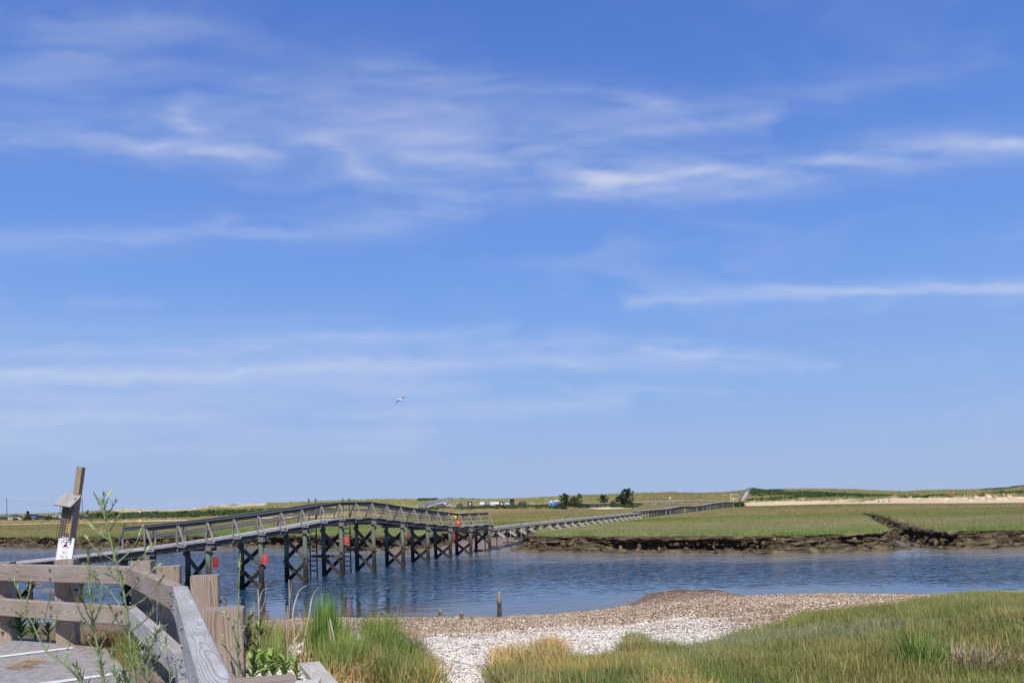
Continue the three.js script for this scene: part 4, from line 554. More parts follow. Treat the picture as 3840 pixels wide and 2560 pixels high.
function car(kind, px, py, d, yaw, rgb, label, group, o = {}) {
  const p = at(px, py, d), t = thing('parked_car', V(p.x, Math.max(p.y, duneH(p.x, d)), d), label, 'car', group), K = carProto[kind], m = paint(...rgb); if (o.y) t.position.y = o.y;
  t.rotation.y = yaw; t.position.y -= .02; part('body', K.body, m, t); part('side_windows', K.win, carGlass, t); part('rear_window', K.rear, carGlass, t); part('windscreen', K.front, carGlass, t);
  for (const [g, h] of K.wheels) { const w = part('wheel', g, tyre, t); part('hub', h, hub, w); }
  for (const [g, h] of K.lamps) { part('tail_lamp', g, lampRed, t); part('headlight', h, lampWhite, t); }
  part('bumper', K.bump, tyre, t); part('bumper', K.b2, tyre, t);
  if (o.spare) { const g = new THREE.CylinderGeometry(.36, .36, .2, 16); g.rotateZ(Math.PI / 2); g.translate(-SHAPES[kind].l / 2 - .13, 1.05, .1); part('spare_wheel_cover', g, lampWhite, t); }
  if (o.tailgate) { const g = new THREE.BoxGeometry(.08, 1.0, 1.6); g.rotateZ(.25); g.translate(-SHAPES[kind].l / 2 - .2, 2.25, 0); part('raised_tailgate', g, carGlass, t); }
  return t;
}
const GL = 'cars along the far dune car park', Gl = 'cars in the far left car park', NW = Math.PI / 2; // rear towards the viewer
car('sedan', 1655, 1901, 331, NW - .5, [.12, .15, .18], 'blue grey car half hidden in green, leftmost by the dune stair', GL);
car('suv', 1673, 1902, 345, NW - .45, [.7, .7, .7], 'small white car near the foot of the long dune stair', GL);
car('sedan', 1724, 1901, 326, NW + .3, [.05, .085, .15], 'low dark blue car alone in the greenery right of the dune stair', GL);
car('jeep', 1763, 1898, 328, NW, [.03, .03, .035], 'black off-roader with a white patch on its rear, left of the white estate', GL, { spare: 1 });
car('suv', 1812, 1899, 322, NW - .15, [.6, .6, .6], 'white estate car with dark rear window behind the green belt', GL);
car('sedan', 1829, 1897, 338, NW, [.2, .22, .25], 'grey saloon between the white estate and the white van', GL);
car('van', 1848, 1900, 322, NW, [.66, .66, .66], 'boxy white van seen square from behind', GL);
car('suv', 1863, 1898, 334, NW, [.07, .08, .1], 'dark grey car tucked close to the right of the white van', GL);
car('jeep', 1880, 1898, 327, NW, [.16, .035, .035], 'dark red off-roader with a round white spare wheel', GL, { spare: 1 });
car('sedan', 1894, 1898, 336, NW + .7, [.55, .56, .58], 'silver car showing beside the dark red off-roader', GL);
car('jeep', 1921, 1897, 322, NW, [.045, .055, .06], 'dark car with its tailgate lifted high', GL, { tailgate: 1 });
car('suv', 1960, 1896, 322, NW - .35, [.05, .055, .06], 'dark grey off-road car at the right end of the row, next to the red flag', GL);
car('sedan', 16, 1950, 338, .15, [.03, .035, .05], 'black saloon at the left edge under the lamp pole', Gl);
car('suv', 58, 1946, 352, NW - .6, [.06, .06, .065], 'dark car in the back row behind the silver saloon', Gl);
car('sedan', 55, 1950, 334, .3, [.5, .52, .55], 'silver saloon in front of the dark car, left of the little pine', Gl);
car('van', 130, 1945, 352, .2, [.035, .04, .05], 'dark van in the back row above the blue grey car', Gl);
car('sedan', 127, 1948, 336, NW + .4, [.08, .12, .18], 'blue grey hatch beside the dark estate car', Gl);
car('suv', 158, 1948, 332, .25, [.03, .032, .036], 'large dark estate car behind the round bush', Gl);
car('pickup', 215, 1946, 334, Math.PI + .35, [.74, .75, .77], 'white pickup truck just left of the leaning post', Gl);
car('sedan', 308, 1942, 336, .1, [.05, .055, .08], 'dark saloon parked beside the orange barrel', Gl);
car('suv', 588, 1933, 345, .2, [.05, .1, .17], 'blue car sunk in green bushes above the near end of the bridge', Gl);
{ const t = thing('traffic_barrel', onDune(328, 1944, 326), 'orange barrel by the dark saloon, right of the leaning post', 'barrel'); const g = new THREE.LatheGeometry([[0, 0], [.4, 0], [.4, .08], [.3, .1], [.27, .95], [.1, 1], [0, 1]].map((p) => new THREE.Vector2(...p)), 14); part('drum', g, mat(.8, .16, .04, .6), t); const b = new THREE.CylinderGeometry(.287, .293, .14, 14, 1, true); b.translate(0, .62, 0); part('band', b, lampWhite, t); }
{ const p = onDune(1945, 1893, 326), t = thing('flag_pole', p, 'small red flag on a thin pole beside the dark grey off-road car', 'flag'), m = new MB(); m.tube([V(0, 0, 0), V(0, 2.9, 0)], .04, 6); part('pole', m.geo(), mat(.5, .45, .4), t); const f = grid(6, 4, (u, v) => ({ p: new THREE.Vector3(.03 + u * .7, 1.9 + v * .8 - u * .15, .1 * Math.sin(u * 5)) })); part('flag', f, mat(.8, .08, .05, .7, { side: THREE.DoubleSide }), t); }

// ---------- portable toilets ----------
{
  const blue = mat(.015, .16, .62, .5), white = mat(.8, .82, .84, .5), dark = mat(.03, .05, .1, .6);
  const make = (p, yaw, label) => { const t = thing('portable_toilet', p, label, 'toilet', null); t.rotation.y = yaw;
    const b = new MB(); b.beam(new THREE.Vector3(0, .1, 0), new THREE.Vector3(0, 2.0, 0), 1.1, 1.1, { ch: .05 }); part('cabin', b.geo(), blue, t); const k = new MB(); k.beam(new THREE.Vector3(0, .0, 0), new THREE.Vector3(0, .12, 0), 1.18, 1.18, {}); part('skid', k.geo(), dark, t);
    const s = new THREE.Shape(); s.moveTo(-.6, 0); s.quadraticCurveTo(-.55, .3, 0, .36); s.quadraticCurveTo(.55, .3, .6, 0); const g = new THREE.ExtrudeGeometry(s, { depth: 1.1, bevelEnabled: true, bevelSize: .03, bevelThickness: .03, bevelSegments: 1 }); g.translate(0, 2.0, -.55); part('roof', g, white, t);
    const d = new MB(); d.beam(new THREE.Vector3(.03, .2, .56), new THREE.Vector3(.03, 1.92, .56), .8, .04, {}); const dr = part('door', d.geo(), blue, t); const sg = new THREE.BoxGeometry(.28, .2, .02); sg.translate(.03, 1.7, .59); part('door_sign', sg, white, dr); const h = new THREE.BoxGeometry(.05, .14, .05); h.translate(.36, 1.05, .6); part('handle', h, dark, dr);
    for (const x of [-.54, .54]) { const c = new MB(); c.beam(new THREE.Vector3(x, .1, .54), new THREE.Vector3(x, 2.0, .54), .05, .05, {}); part('corner_post', c.geo(), white, t); }
    const v = new MB(); v.tube([new THREE.Vector3(.3, 2.1, -.3), new THREE.Vector3(.3, 2.6, -.3)], .06, 8); part('vent_pipe', v.geo(), white, t); return t; };
  make(onDune(2066, 1898, 278), .05, 'narrower blue portable toilet on the left, its door facing the marsh'); const w = make(onDune(2086, 1898, 274), -.55, 'blue portable toilet turned a little, right beside the dark pines'); w.scale.set(1.25, 1.02, 1.25);
}

// ---------- pines and bushes ----------
const needleMat = new THREE.MeshStandardMaterial({ vertexColors: true, roughness: .85, side: THREE.DoubleSide }), barkMat = mat(.11, .085, .065, .95);
function pine(px, py, d, H, spread, lean, seed, label, o = {}) {
  const r = rng(seed), t = thing('pine_tree', onDune(px, py, d), label, 'pine tree'), tr = new MB(), top = new THREE.Vector3(lean * H, H, 0);
  const ptAt = (q) => new THREE.Vector3(lean * H * q * q + .12 * Math.sin(q * 7 + seed) * (1 - q), H * q, .1 * Math.sin(q * 5 + seed)); tr.tube([...Array(9).keys()].map((i) => ptAt(i / 8)), (q) => .17 * (1 - q * .85) * H / 6, 8); part('trunk', tr.geo(), barkMat, t);
  const lm = new MB(), nd = new MB(), N = Math.round((o.n ?? 26) * 1.5);
  for (let i = 0; i < N; i++) {
    const q = lerp(o.low ?? .22, .99, (i + r() * .8) / N), a = r() * 6.28, L = spread * (o.cone ? (1.08 - q) : Math.sin(Math.PI * Math.pow(q, .8)) * .75 + .3) * (.55 + r() * .6), p0 = ptAt(q), tip = p0.clone().add(new THREE.Vector3(Math.cos(a) * L + lean * 1.2 * L, L * (.15 + .35 * r()), Math.sin(a) * L)); const mid = p0.clone().lerp(tip, .5).add(new THREE.Vector3(0, -.1 * L, 0)); lm.tube([p0, mid, tip], (z) => .05 * (1 - z * .7) * H / 6, 5, null, { open: true });
    const cl = 5 + Math.floor(r() * 5);
    for (let c = 0; c < cl; c++) { const z = .35 + .7 * (c + r()) / cl, base = z < .5 ? p0.clone().lerp(mid, z * 2) : mid.clone().lerp(tip, (z - .5) * 2), R = (.32 + r() * .3) * spread * .4, b = .6 + r() * .8, tone = [.045 * b, .068 * b, .028 * b];
      base.add(new THREE.Vector3((r() - .5) * R, (r() - .5) * R * .5, (r() - .5) * R)); for (let k = 0; k < 11; k++) { const e = new THREE.Vector3(r() - .5, r() * .75 - .1, r() - .5).normalize(); nd.blade(base, e, R * (.7 + r() * .8), R * .28, 0, 1, tone, new THREE.Vector3(r() - .5, r() - .5, r() - .5).cross(e).normalize()); } }
  }
  part('limbs', lm.geo(), barkMat, t); part('crown', nd.geo(), needleMat, t); return t;
}
pine(2113, 1904, 272, 4.4, 1.9, .03, 5, 'bushy dark pine immediately right of the portable toilets', { low: .08, n: 34 }); pine(2126, 1904, 270, 4.2, 1.3, .03, 6, 'thin topped pine rising from the middle of the dark thicket', { low: .1, n: 24 }); pine(2150, 1904, 274, 3.4, 1.7, 0, 9, 'low rounded pine in the middle of the thicket', { low: .05, n: 28 }); pine(2168, 1904, 270, 4.6, 1.5, .09, 7, 'slender pine at the right end of the thicket by the toilets', { low: .08, n: 30 });
pine(2262, 1890, 285, 3.6, 2.1, .08, 15, 'small windswept pine standing alone between the two thickets', { low: .25 }); pine(2346, 1891, 285, 5.5, 2.6, .09, 18, 'tallest pine, its windswept top reaching above the dune crest', { low: .12, n: 42 }); pine(2322, 1891, 288, 3.2, 1.7, .02, 23, 'shorter pine just left of the tallest pine', { low: .1, n: 26 });
const leafMat = new THREE.MeshStandardMaterial({ vertexColors: true, roughness: .75, side: THREE.DoubleSide });
function bushGeo(seed, n = 420, tone = [.06, .09, .03]) {
  const r = rng(seed), m = new MB();
  for (let i = 0; i < n; i++) { const a = r() * 6.28, h = Math.pow(r(), .8), rad = Math.sqrt(1 - h * h * .85) * (.7 + .3 * n2(Math.cos(a) * 1.7 + seed, Math.sin(a) * 1.7 + h * 3)), q = .55 + .45 * Math.sqrt(r()), b = .5 + r() * .9, p = new THREE.Vector3(Math.cos(a) * rad * q, h * (.8 + .3 * n2(Math.cos(a) * 2, Math.sin(a) * 2 + seed)) * q, Math.sin(a) * rad * q), e = new THREE.Vector3(r() - .5, r() * .9 - .2, r() - .5).normalize(); m.blade(p, e, .22 + r() * .16, .13, .3, 2, tone.map((c) => c * b), null, 1); }
  const st = new MB(); for (let i = 0; i < 6; i++) { const a = r() * 6.28; st.tube([new THREE.Vector3(), new THREE.Vector3(Math.cos(a) * .5, .55, Math.sin(a) * .5)], .03, 5); } return [m.geo(), st.geo()];
}
const bushes = [bushGeo(1), bushGeo(2), bushGeo(3, 420, [.045, .068, .03]), bushGeo(4, 380, [.085, .12, .04])];
function bush(px, py, d, w, h, k, label) { const t = thing('bush', onDune(px, py, d), label, 'bush'); part('foliage', bushes[k][0], leafMat, t); part('stems', bushes[k][1], barkMat, t); t.scale.set(w, h, w * .8); t.position.y -= .1; return t; }
bush(55, 1957, 300, 1.5, 1.9, 0, 'scrubby bush in front of the silver saloon, far left'); bush(100, 1954, 300, 2.3, 2.3, 2, 'dark spreading bush below the little pine, far left'); bush(138, 1960, 300, 1.9, 1.3, 1, 'low green bush between the dark spreading bush and the round bush'); bush(180, 1962, 298, 2.5, 2.1, 2, 'round dark bush below the large dark estate car'); bush(206, 1960, 300, 2.4, 1.7, 0, 'bush just right of the round dark one, left of the leaning post'); bush(369, 1950, 305, 1.9, 2.6, 2, 'tall dark bush behind the feathery weeds, right of the leaning post'); bush(436, 1950, 305, 2.1, 2.6, 2, 'dark bush left of the bridge end on the far shore'); bush(405, 1953, 305, 1.6, 1.5, 1, 'low bush between two dark ones behind the feathery weeds'); bush(612, 1938, 320, 1.9, 2.2, 0, 'green bush touching the sunken blue car'); bush(690, 1936, 322, 2.2, 2.0, 1, 'rounded bush above the first bridge railing posts'); bush(790, 1931, 318, 2.6, 2.0, 0, 'wide bush on the far shore above the climbing railing');
bush(2098, 1905, 268, 1.6, 1.6, 1, 'low bush at the foot of the pine beside the toilets'); bush(2196, 1903, 272, 2.6, 1.3, 3, 'bright green bush trailing right from the pine thicket'); bush(2366, 1889, 284, 1.8, 1.5, 2, 'dark bush under the right side of the tallest pine'); bush(2298, 1889, 285, 1.7, 2.0, 3, 'loose pale green bush between the lone pine and the tallest pine'); bush(2775, 1890, 252, 2.3, 2.1, 3, 'rounded grey green bush beside the end of the boardwalk'); pine(103, 1950, 318, 3.6, 1.5, 0, 31, 'little pine between the cars, far left', { cone: 1, low: .1 }); pine(327, 1937, 352, 3.0, 1.1, .02, 33, 'tiny dark pine above the orange barrel', { low: .2, n: 18 });
// green shrub belts and dune grass, uncountable
function scatter(name, geo, mt, spots, label, category, struct) { const m = new THREE.InstancedMesh(geo, mt, spots.length), M = new THREE.Matrix4(), q = new THREE.Quaternion(), e = new THREE.Euler(), c = new THREE.Color(); spots.forEach((s, i) => { M.compose(s.p, q.setFromEuler(e.set(s.rx ?? 0, s.ry, s.rz ?? 0)), s.s.isVector3 ? s.s : new THREE.Vector3(s.s, s.s, s.s)); m.setMatrixAt(i, M); m.setColorAt(i, c.setRGB(...(s.c ?? [1, 1, 1]))); }); m.name = numbered(name); m.castShadow = m.receiveShadow = true; scene.add(m); return tag(m, label, category, null, 'stuff'); }
function tuftGeo(seed, n, h, w, spread, lean, seg = 2, tip = null) {
  const r = rng(seed), m = new MB(); for (let i = 0; i < n; i++) { const a = r() * 6.28, rr = Math.sqrt(r()) * spread, p = new THREE.Vector3(Math.cos(a) * rr, -.02, Math.sin(a) * rr), b = r() * 6.28, l = lean * (.2 + r()), e = new THREE.Vector3(Math.cos(b) * l, 1, Math.sin(b) * l), H = h * (.55 + r() * .6), k = .75 + r() * .5, f = b + 1.57 + (r() - .5) * 2; const dry = r() < .16; m.blade(p, e, H, w * (.7 + r() * .6), lean * .8 * r(), seg, dry ? [k * 1.5, k * 1.12, k * 1.0] : [k, k, k * (.8 + r() * .3)], new THREE.Vector3(Math.cos(f), 0, Math.sin(f))); } return m.geo(); }
{
  const r = rng(61), sh = [], dg = [];
  for (let i = 0; i < 60000 && sh.length < 8000; i++) { const px = -200 + r() * 4300, [d0, dm, , dr] = duneAt(px), d = lerp(d0, dr, r()), x = ray(px, 1890)[0] * d; if (r() > shrubMask(px, d, x) * .8) continue; const s = (px < 2200 ? .75 : .5) + r() * .75; sh.push({ p: V(x, duneH(x, d) - .1, d), ry: r() * 6.28, s: new THREE.Vector3(s * 1.3, s * .8, s * 1.3), c: [.8 + r() * .6, .9 + r() * .5, .8 + r() * .4] }); }
  scatter('shrub_cover', bushGeo(8, 130, [.065, .105, .03])[0], leafMat, sh, 'dark green shrubs covering the dune slopes in belts', 'shrubs');
  for (let i = 0; i < 90000 && dg.length < 34000; i++) { const px = -150 + r() * 4150, [d0, dm, , dr] = duneAt(px), d = lerp(d0 + 4, dr + 3, Math.pow(r(), .8)), x = ray(px, 1890)[0] * d, c = duneColor(x, d); if (c[0] > .4 && r() > .06) continue; if (px > 1440 && px < 2120 && Math.abs(d - dm) < 16) continue; const s = .45 + r() * .55, b = 1 + r() * .7; dg.push({ p: V(x, duneH(x, d) - .05, d), ry: r() * 6.28, s: new THREE.Vector3(s * 1.6, s, s * 1.6), c: c.map((q) => q * b) }); }
  scatter('dune_grass', tuftGeo(3, 16, 1.0, .06, .5, .35, 1), leafMat, dg, 'yellow green beach grass over the dunes', 'grass');
}

// ---------- utility poles, beach crossings, low rails ----------
{
  const wood = mat(.12, .10, .085, .9), poles = [];
  for (const [px, py, label, lamp] of [[24, 1938, 'tall utility pole with a street lamp arm at the far left', 1], [306, 1938, 'tall utility pole behind the leaning post', 0]]) {
    const p = at(px, py, 356), t = thing('utility_pole', p, label, 'utility pole'), m = new MB(), H = lamp ? 8.1 : 7.9; m.tube([new THREE.Vector3(0, -1, 0), new THREE.Vector3(lamp ? .1 : .3, H, 0)], (q) => .17 - .05 * q, 8); part('pole', m.geo(), wood, t);
    const a = new MB(); a.tube([new THREE.Vector3(0, 6.4, 0), new THREE.Vector3(-.9, 6.95, .1), new THREE.Vector3(-1.7, 7.0, .1)], .05, 6); part('lamp_arm', a.geo(), mat(.4, .4, .42, .5), t); const h = new THREE.SphereGeometry(.26, 10, 6); h.scale(1.5, .45, .8); h.translate(-1.9, 7, .1); part('lamp_head', h, mat(.6, .6, .6, .5), t); poles.push([p, H]);
  }
  const cat = (a, b, sag, m) => { const pts = []; for (let i = 0; i <= 16; i++) { const t = i / 16, q = a.clone().lerp(b, t); q.y -= sag * 4 * t * (1 - t); pts.push(q); } m.tube(pts, .022, 4, null, { open: true }); };
  const [p, H] = poles[0], [q] = poles[1], far = p.clone().add(new THREE.Vector3(-34, -.2, 4));
  for (const [dy, s, label] of [[-.6, 1.2, 'upper overhead wire sagging between the two utility poles'], [-1.6, 1.6, 'lower overhead wire sagging between the two utility poles']]) { const m = new MB(); const O = p.clone(); cat(new THREE.Vector3(.1, H + dy, 0), q.clone().sub(O).add(new THREE.Vector3(.3, 7.9 + dy, 0)), s, m); cat(new THREE.Vector3(.1, H + dy, 0), far.clone().sub(O).add(new THREE.Vector3(0, H + dy, 0)), s, m); const o = single('overhead_wire', m.geo(), mat(.05, .05, .055, .7), label, 'wire'); o.position.copy(O); }
  // guard rail with double boards along the beach path, right of the pines
  const g = thing('beach_path_rail', onDune(2480, 1890, 292), 'long low grey double board rail behind the marsh, right of the pines', 'rail'), O = g.position, gray = mat(.36, .33, .31, .9), dk = mat(.13, .12, .11, .9);
  const line = (px) => { const d = table([[2170, 282], [2270, 284], [2400, 288], [2560, 286], [2740, 274]])(px); return d; };
  for (let px = 2180; px < 2735; px += 26) { const d = line(px), d2 = line(px + 26), a = onDune(px, 1890, d), b = onDune(px + 26, 1888, d2); for (const [h, hh, mt, nm] of [[1.15, .24, gray, 'rail_board'], [.6, .24, dk, 'rail_board']]) { const m = new MB(); m.beam(a.clone().sub(O).add(V(0, h, 0)), b.clone().sub(O).add(V(0, h, 0)), .08, hh, {}); part(nm, m.geo(), mt, g); } const m = new MB(); m.beam(a.clone().sub(O).add(V(0, -.2, .1)), a.clone().sub(O).add(V(0, 1.2, .1)), .18, .18, {}); part('post', m.geo(), dk, g); }
  // stairs over the dune: centre left
  const stair = (name, pts, d0, d1, w, label, hr, mt, mt2) => { let run = 0; const dAt = (x, y, q) => run = Math.max(run, Math.min(dDune(x, y, 2.5), d1)); const t = thing(name, at(...pts[0], dDune(...pts[0], 2.5)), label, 'boardwalk'), O = t.position, P = pts.map(([x, y], i) => at(x, y, dAt(x, y, i / (pts.length - 1)))), wv = w; const dk = new MB(); for (let i = 0; i + 1 < P.length; i++) dk.beam(P[i].clone().sub(O), P[i + 1].clone().sub(O), w, .22, {}); part('walkway', dk.geo(), mt, t);
    for (const sd of [-1, 1]) { const off = (p, i) => { const a = P[Math.max(0, i - 1)], b = P[Math.min(P.length - 1, i + 1)], tx = b.x - a.x, tz = b.z - a.z, l = Math.hypot(tx, tz) || 1; return p.clone().sub(O).add(new THREE.Vector3(tz / l * sd * w / 2, 0, -tx / l * sd * w / 2)); }; for (let i = 0; i + 1 < P.length; i++) for (const h of [hr, hr * .5]) { const m = new MB(); m.beam(off(P[i], i).add(V(0, h, 0)), off(P[i + 1], i + 1).add(V(0, h, 0)), .2, .3, {}); part('hand_rail', m.geo(), mt2, t); } for (let i = 0; i + 1 < P.length; i++) for (let k = 0; k < 3; k++) { const p = off(P[i], i).lerp(off(P[i + 1], i + 1), k / 3), m = new MB(); m.beam(p.clone().add(V(0, -1.0, 0)), p.clone().add(V(0, hr, 0)), .2, .2, {}); part('rail_post', m.geo(), mt2, t); } }
    return t; };
  const pale = mat(.62, .59, .55, .9), s1 = stair('dune_stair', [[1578, 1911], [1600, 1901], [1620, 1894], [1650, 1886], [1675, 1879], [1692, 1876]], 352, 462, 2.4, 'long pale beach stair climbing left to right up the dune behind the bridge', 1.6, pale, mat(.55, .52, .5, .9));
  for (const px of [1684, 1694]) { const m = new MB(), a = at(px, 1880, dDune(1690, 1877, 2.5)); m.beam(a.clone().sub(s1.position), at(px, 1864, dDune(1690, 1877, 2.5)).sub(s1.position), .5, .5, {}); part('end_post', m.geo(), mat(.12, .12, .16, .9), s1); }
  stair('dune_ramp', [[2790, 1878], [2797, 1862], [2804, 1848], [2809, 1841]], 276, 352, 1.9, 'steep grey boardwalk ramp cut over the dune crest, right of the wooden frame', 1.15, mat(.5, .47, .48, .9), mat(.22, .2, .22, .9));
  // wooden frame, benches and bin at the end of the boardwalk
  const f = thing('wooden_frame', onDune(2755, 1882, 264), 'open rectangular timber frame at the beach end of the boardwalk', 'frame'), F = f.position, yel = mat(.6, .5, .3, .9), fr = (nm, a, b, w, mt) => { const m = new MB(); m.beam(at(...a, 264).sub(F), at(...b, 264).sub(F), w, w, {}); part(nm, m.geo(), mt, f); };
  fr('post', [2740, 1882], [2740, 1853], .2, yel); fr('post', [2769.5, 1874], [2769.5, 1854], .16, mat(.4, .33, .25, .9)); fr('top_beam', [2740, 1853], [2770, 1854], .15, pale); fr('cross_bar', [2740, 1867], [2770, 1868], .15, yel); fr('leg', [2747, 1868], [2747.5, 1882], .22, yel); fr('leg', [2761.5, 1868], [2760.5, 1881], .22, yel); { const g2 = new THREE.BoxGeometry(.3, .55, .04); g2.rotateZ(.3); g2.translate(...at(2752, 1871, 263.5).sub(F).toArray()); part('notice', g2, lampWhite, f); }
  const b = thing('notice_stand', onDune(2720, 1879, 268), 'small white notice on a dark stand beside the wooden frame', 'notice'); const g3 = new THREE.BoxGeometry(.75, .6, .06); g3.translate(0, .95, 0); part('notice', g3, lampWhite, b); const g4 = new THREE.BoxGeometry(.9, .5, .4); g4.translate(0, .3, -.1); part('stand', g4, mat(.06, .06, .1, .8), b); const fm = new MB(); for (const x of [-.55, .55]) fm.beam(new THREE.Vector3(x, 0, -.3), new THREE.Vector3(x, 2.1, -.3), .07, .07, {}); fm.beam(new THREE.Vector3(-.6, 2.1, -.3), new THREE.Vector3(.6, 2.1, -.3), .07, .07, {}); part('stand_frame', fm.geo(), mat(.36, .3, .22), b);
  for (const [px, py, d, w, h, c, ht, label] of [[2513, 1878, 320, .75, .42, [.8, .8, .8], .8, 'small white sign on the brown dune above the beach path rail'], [3576, 1872, 232, .55, .42, [.7, .08, .06], 1.15, 'red sign on a post standing in the sand bank'], [523, 1937, 330, .6, .55, [.82, .8, .78], 1.6, 'white sign on a post among green shrubs left of the sunken blue car']]) { const p = onDune(px, py, d), t = thing('beach_sign', p, label, 'sign'), g = new THREE.BoxGeometry(w, h, .04), m = new MB(); g.translate(0, ht + h / 2, .06); part('sign_board', g, mat(...c, .6), t); m.beam(new THREE.Vector3(0, -.2, 0), new THREE.Vector3(0, ht + h, 0), .08, .08, {}); part('post', m.geo(), gray, t); }
  const sh = thing('notice_board', onDune(1600, 1893, 372), 'dark square notice board on legs left of the long beach stair', 'notice board'); { const g5 = new THREE.BoxGeometry(1.8, 1.1, .1); g5.translate(-.6, 1.3, 0); part('board', g5, mat(.12, .12, .13, .8), sh); const m = new MB(); for (const x of [-1.4, .2]) m.beam(new THREE.Vector3(x, -.2, -.1), new THREE.Vector3(x, 1.9, -.1), .12, .12, {}); part('legs', m.geo(), mt_dark(), sh); }
}
function mt_dark() { return mt_dark.m ??= mat(.1, .09, .08, .9); }

// ---------- people on the beach ----------
function body(bones, paintAt) { // joints joined by a smooth union of tapered capsules, then meshed
  const N = 60, mc = new MarchingCubes(N, new THREE.MeshStandardMaterial(), false, false, 60000), half = N / 2, k = 18; mc.isolation = 0;
  for (let z = 0; z < N; z++) for (let y = 0; y < N; y++) for (let x = 0; x < N; x++) { const X = (x - half) / half, Y = (y - half) / half, Z = (z - half) / half; let s = 0; for (const [a, b, ra, rb] of bones) { const bx = b[0] - a[0], by = b[1] - a[1], bz = b[2] - a[2], L = bx * bx + by * by + bz * bz || 1e-9, t = clamp(((X - a[0]) * bx + (Y - a[1]) * by + (Z - a[2]) * bz) / L, 0, 1), dd = Math.hypot(X - a[0] - bx * t, Y - a[1] - by * t, Z - a[2] - bz * t) - lerp(ra, rb, t); if (dd < .3) s += Math.exp(-k * 2 * dd); } mc.field[x + y * N + z * N * N] = s > 0 ? Math.log(s) / (k * 2) : -.3; }
  mc.update(); const n = mc.count, g = new THREE.BufferGeometry(), P = mc.positionArray.slice(0, n * 3), C = new Float32Array(n * 3); for (let i = 0; i < n; i++) C.set(paintAt(P[i * 3], P[i * 3 + 1], P[i * 3 + 2]), i * 3); g.setAttribute('position', new THREE.BufferAttribute(P, 3)); g.setAttribute('normal', new THREE.BufferAttribute(mc.normalArray.slice(0, n * 3), 3)); g.setAttribute('color', new THREE.BufferAttribute(C, 3)); return g;
}
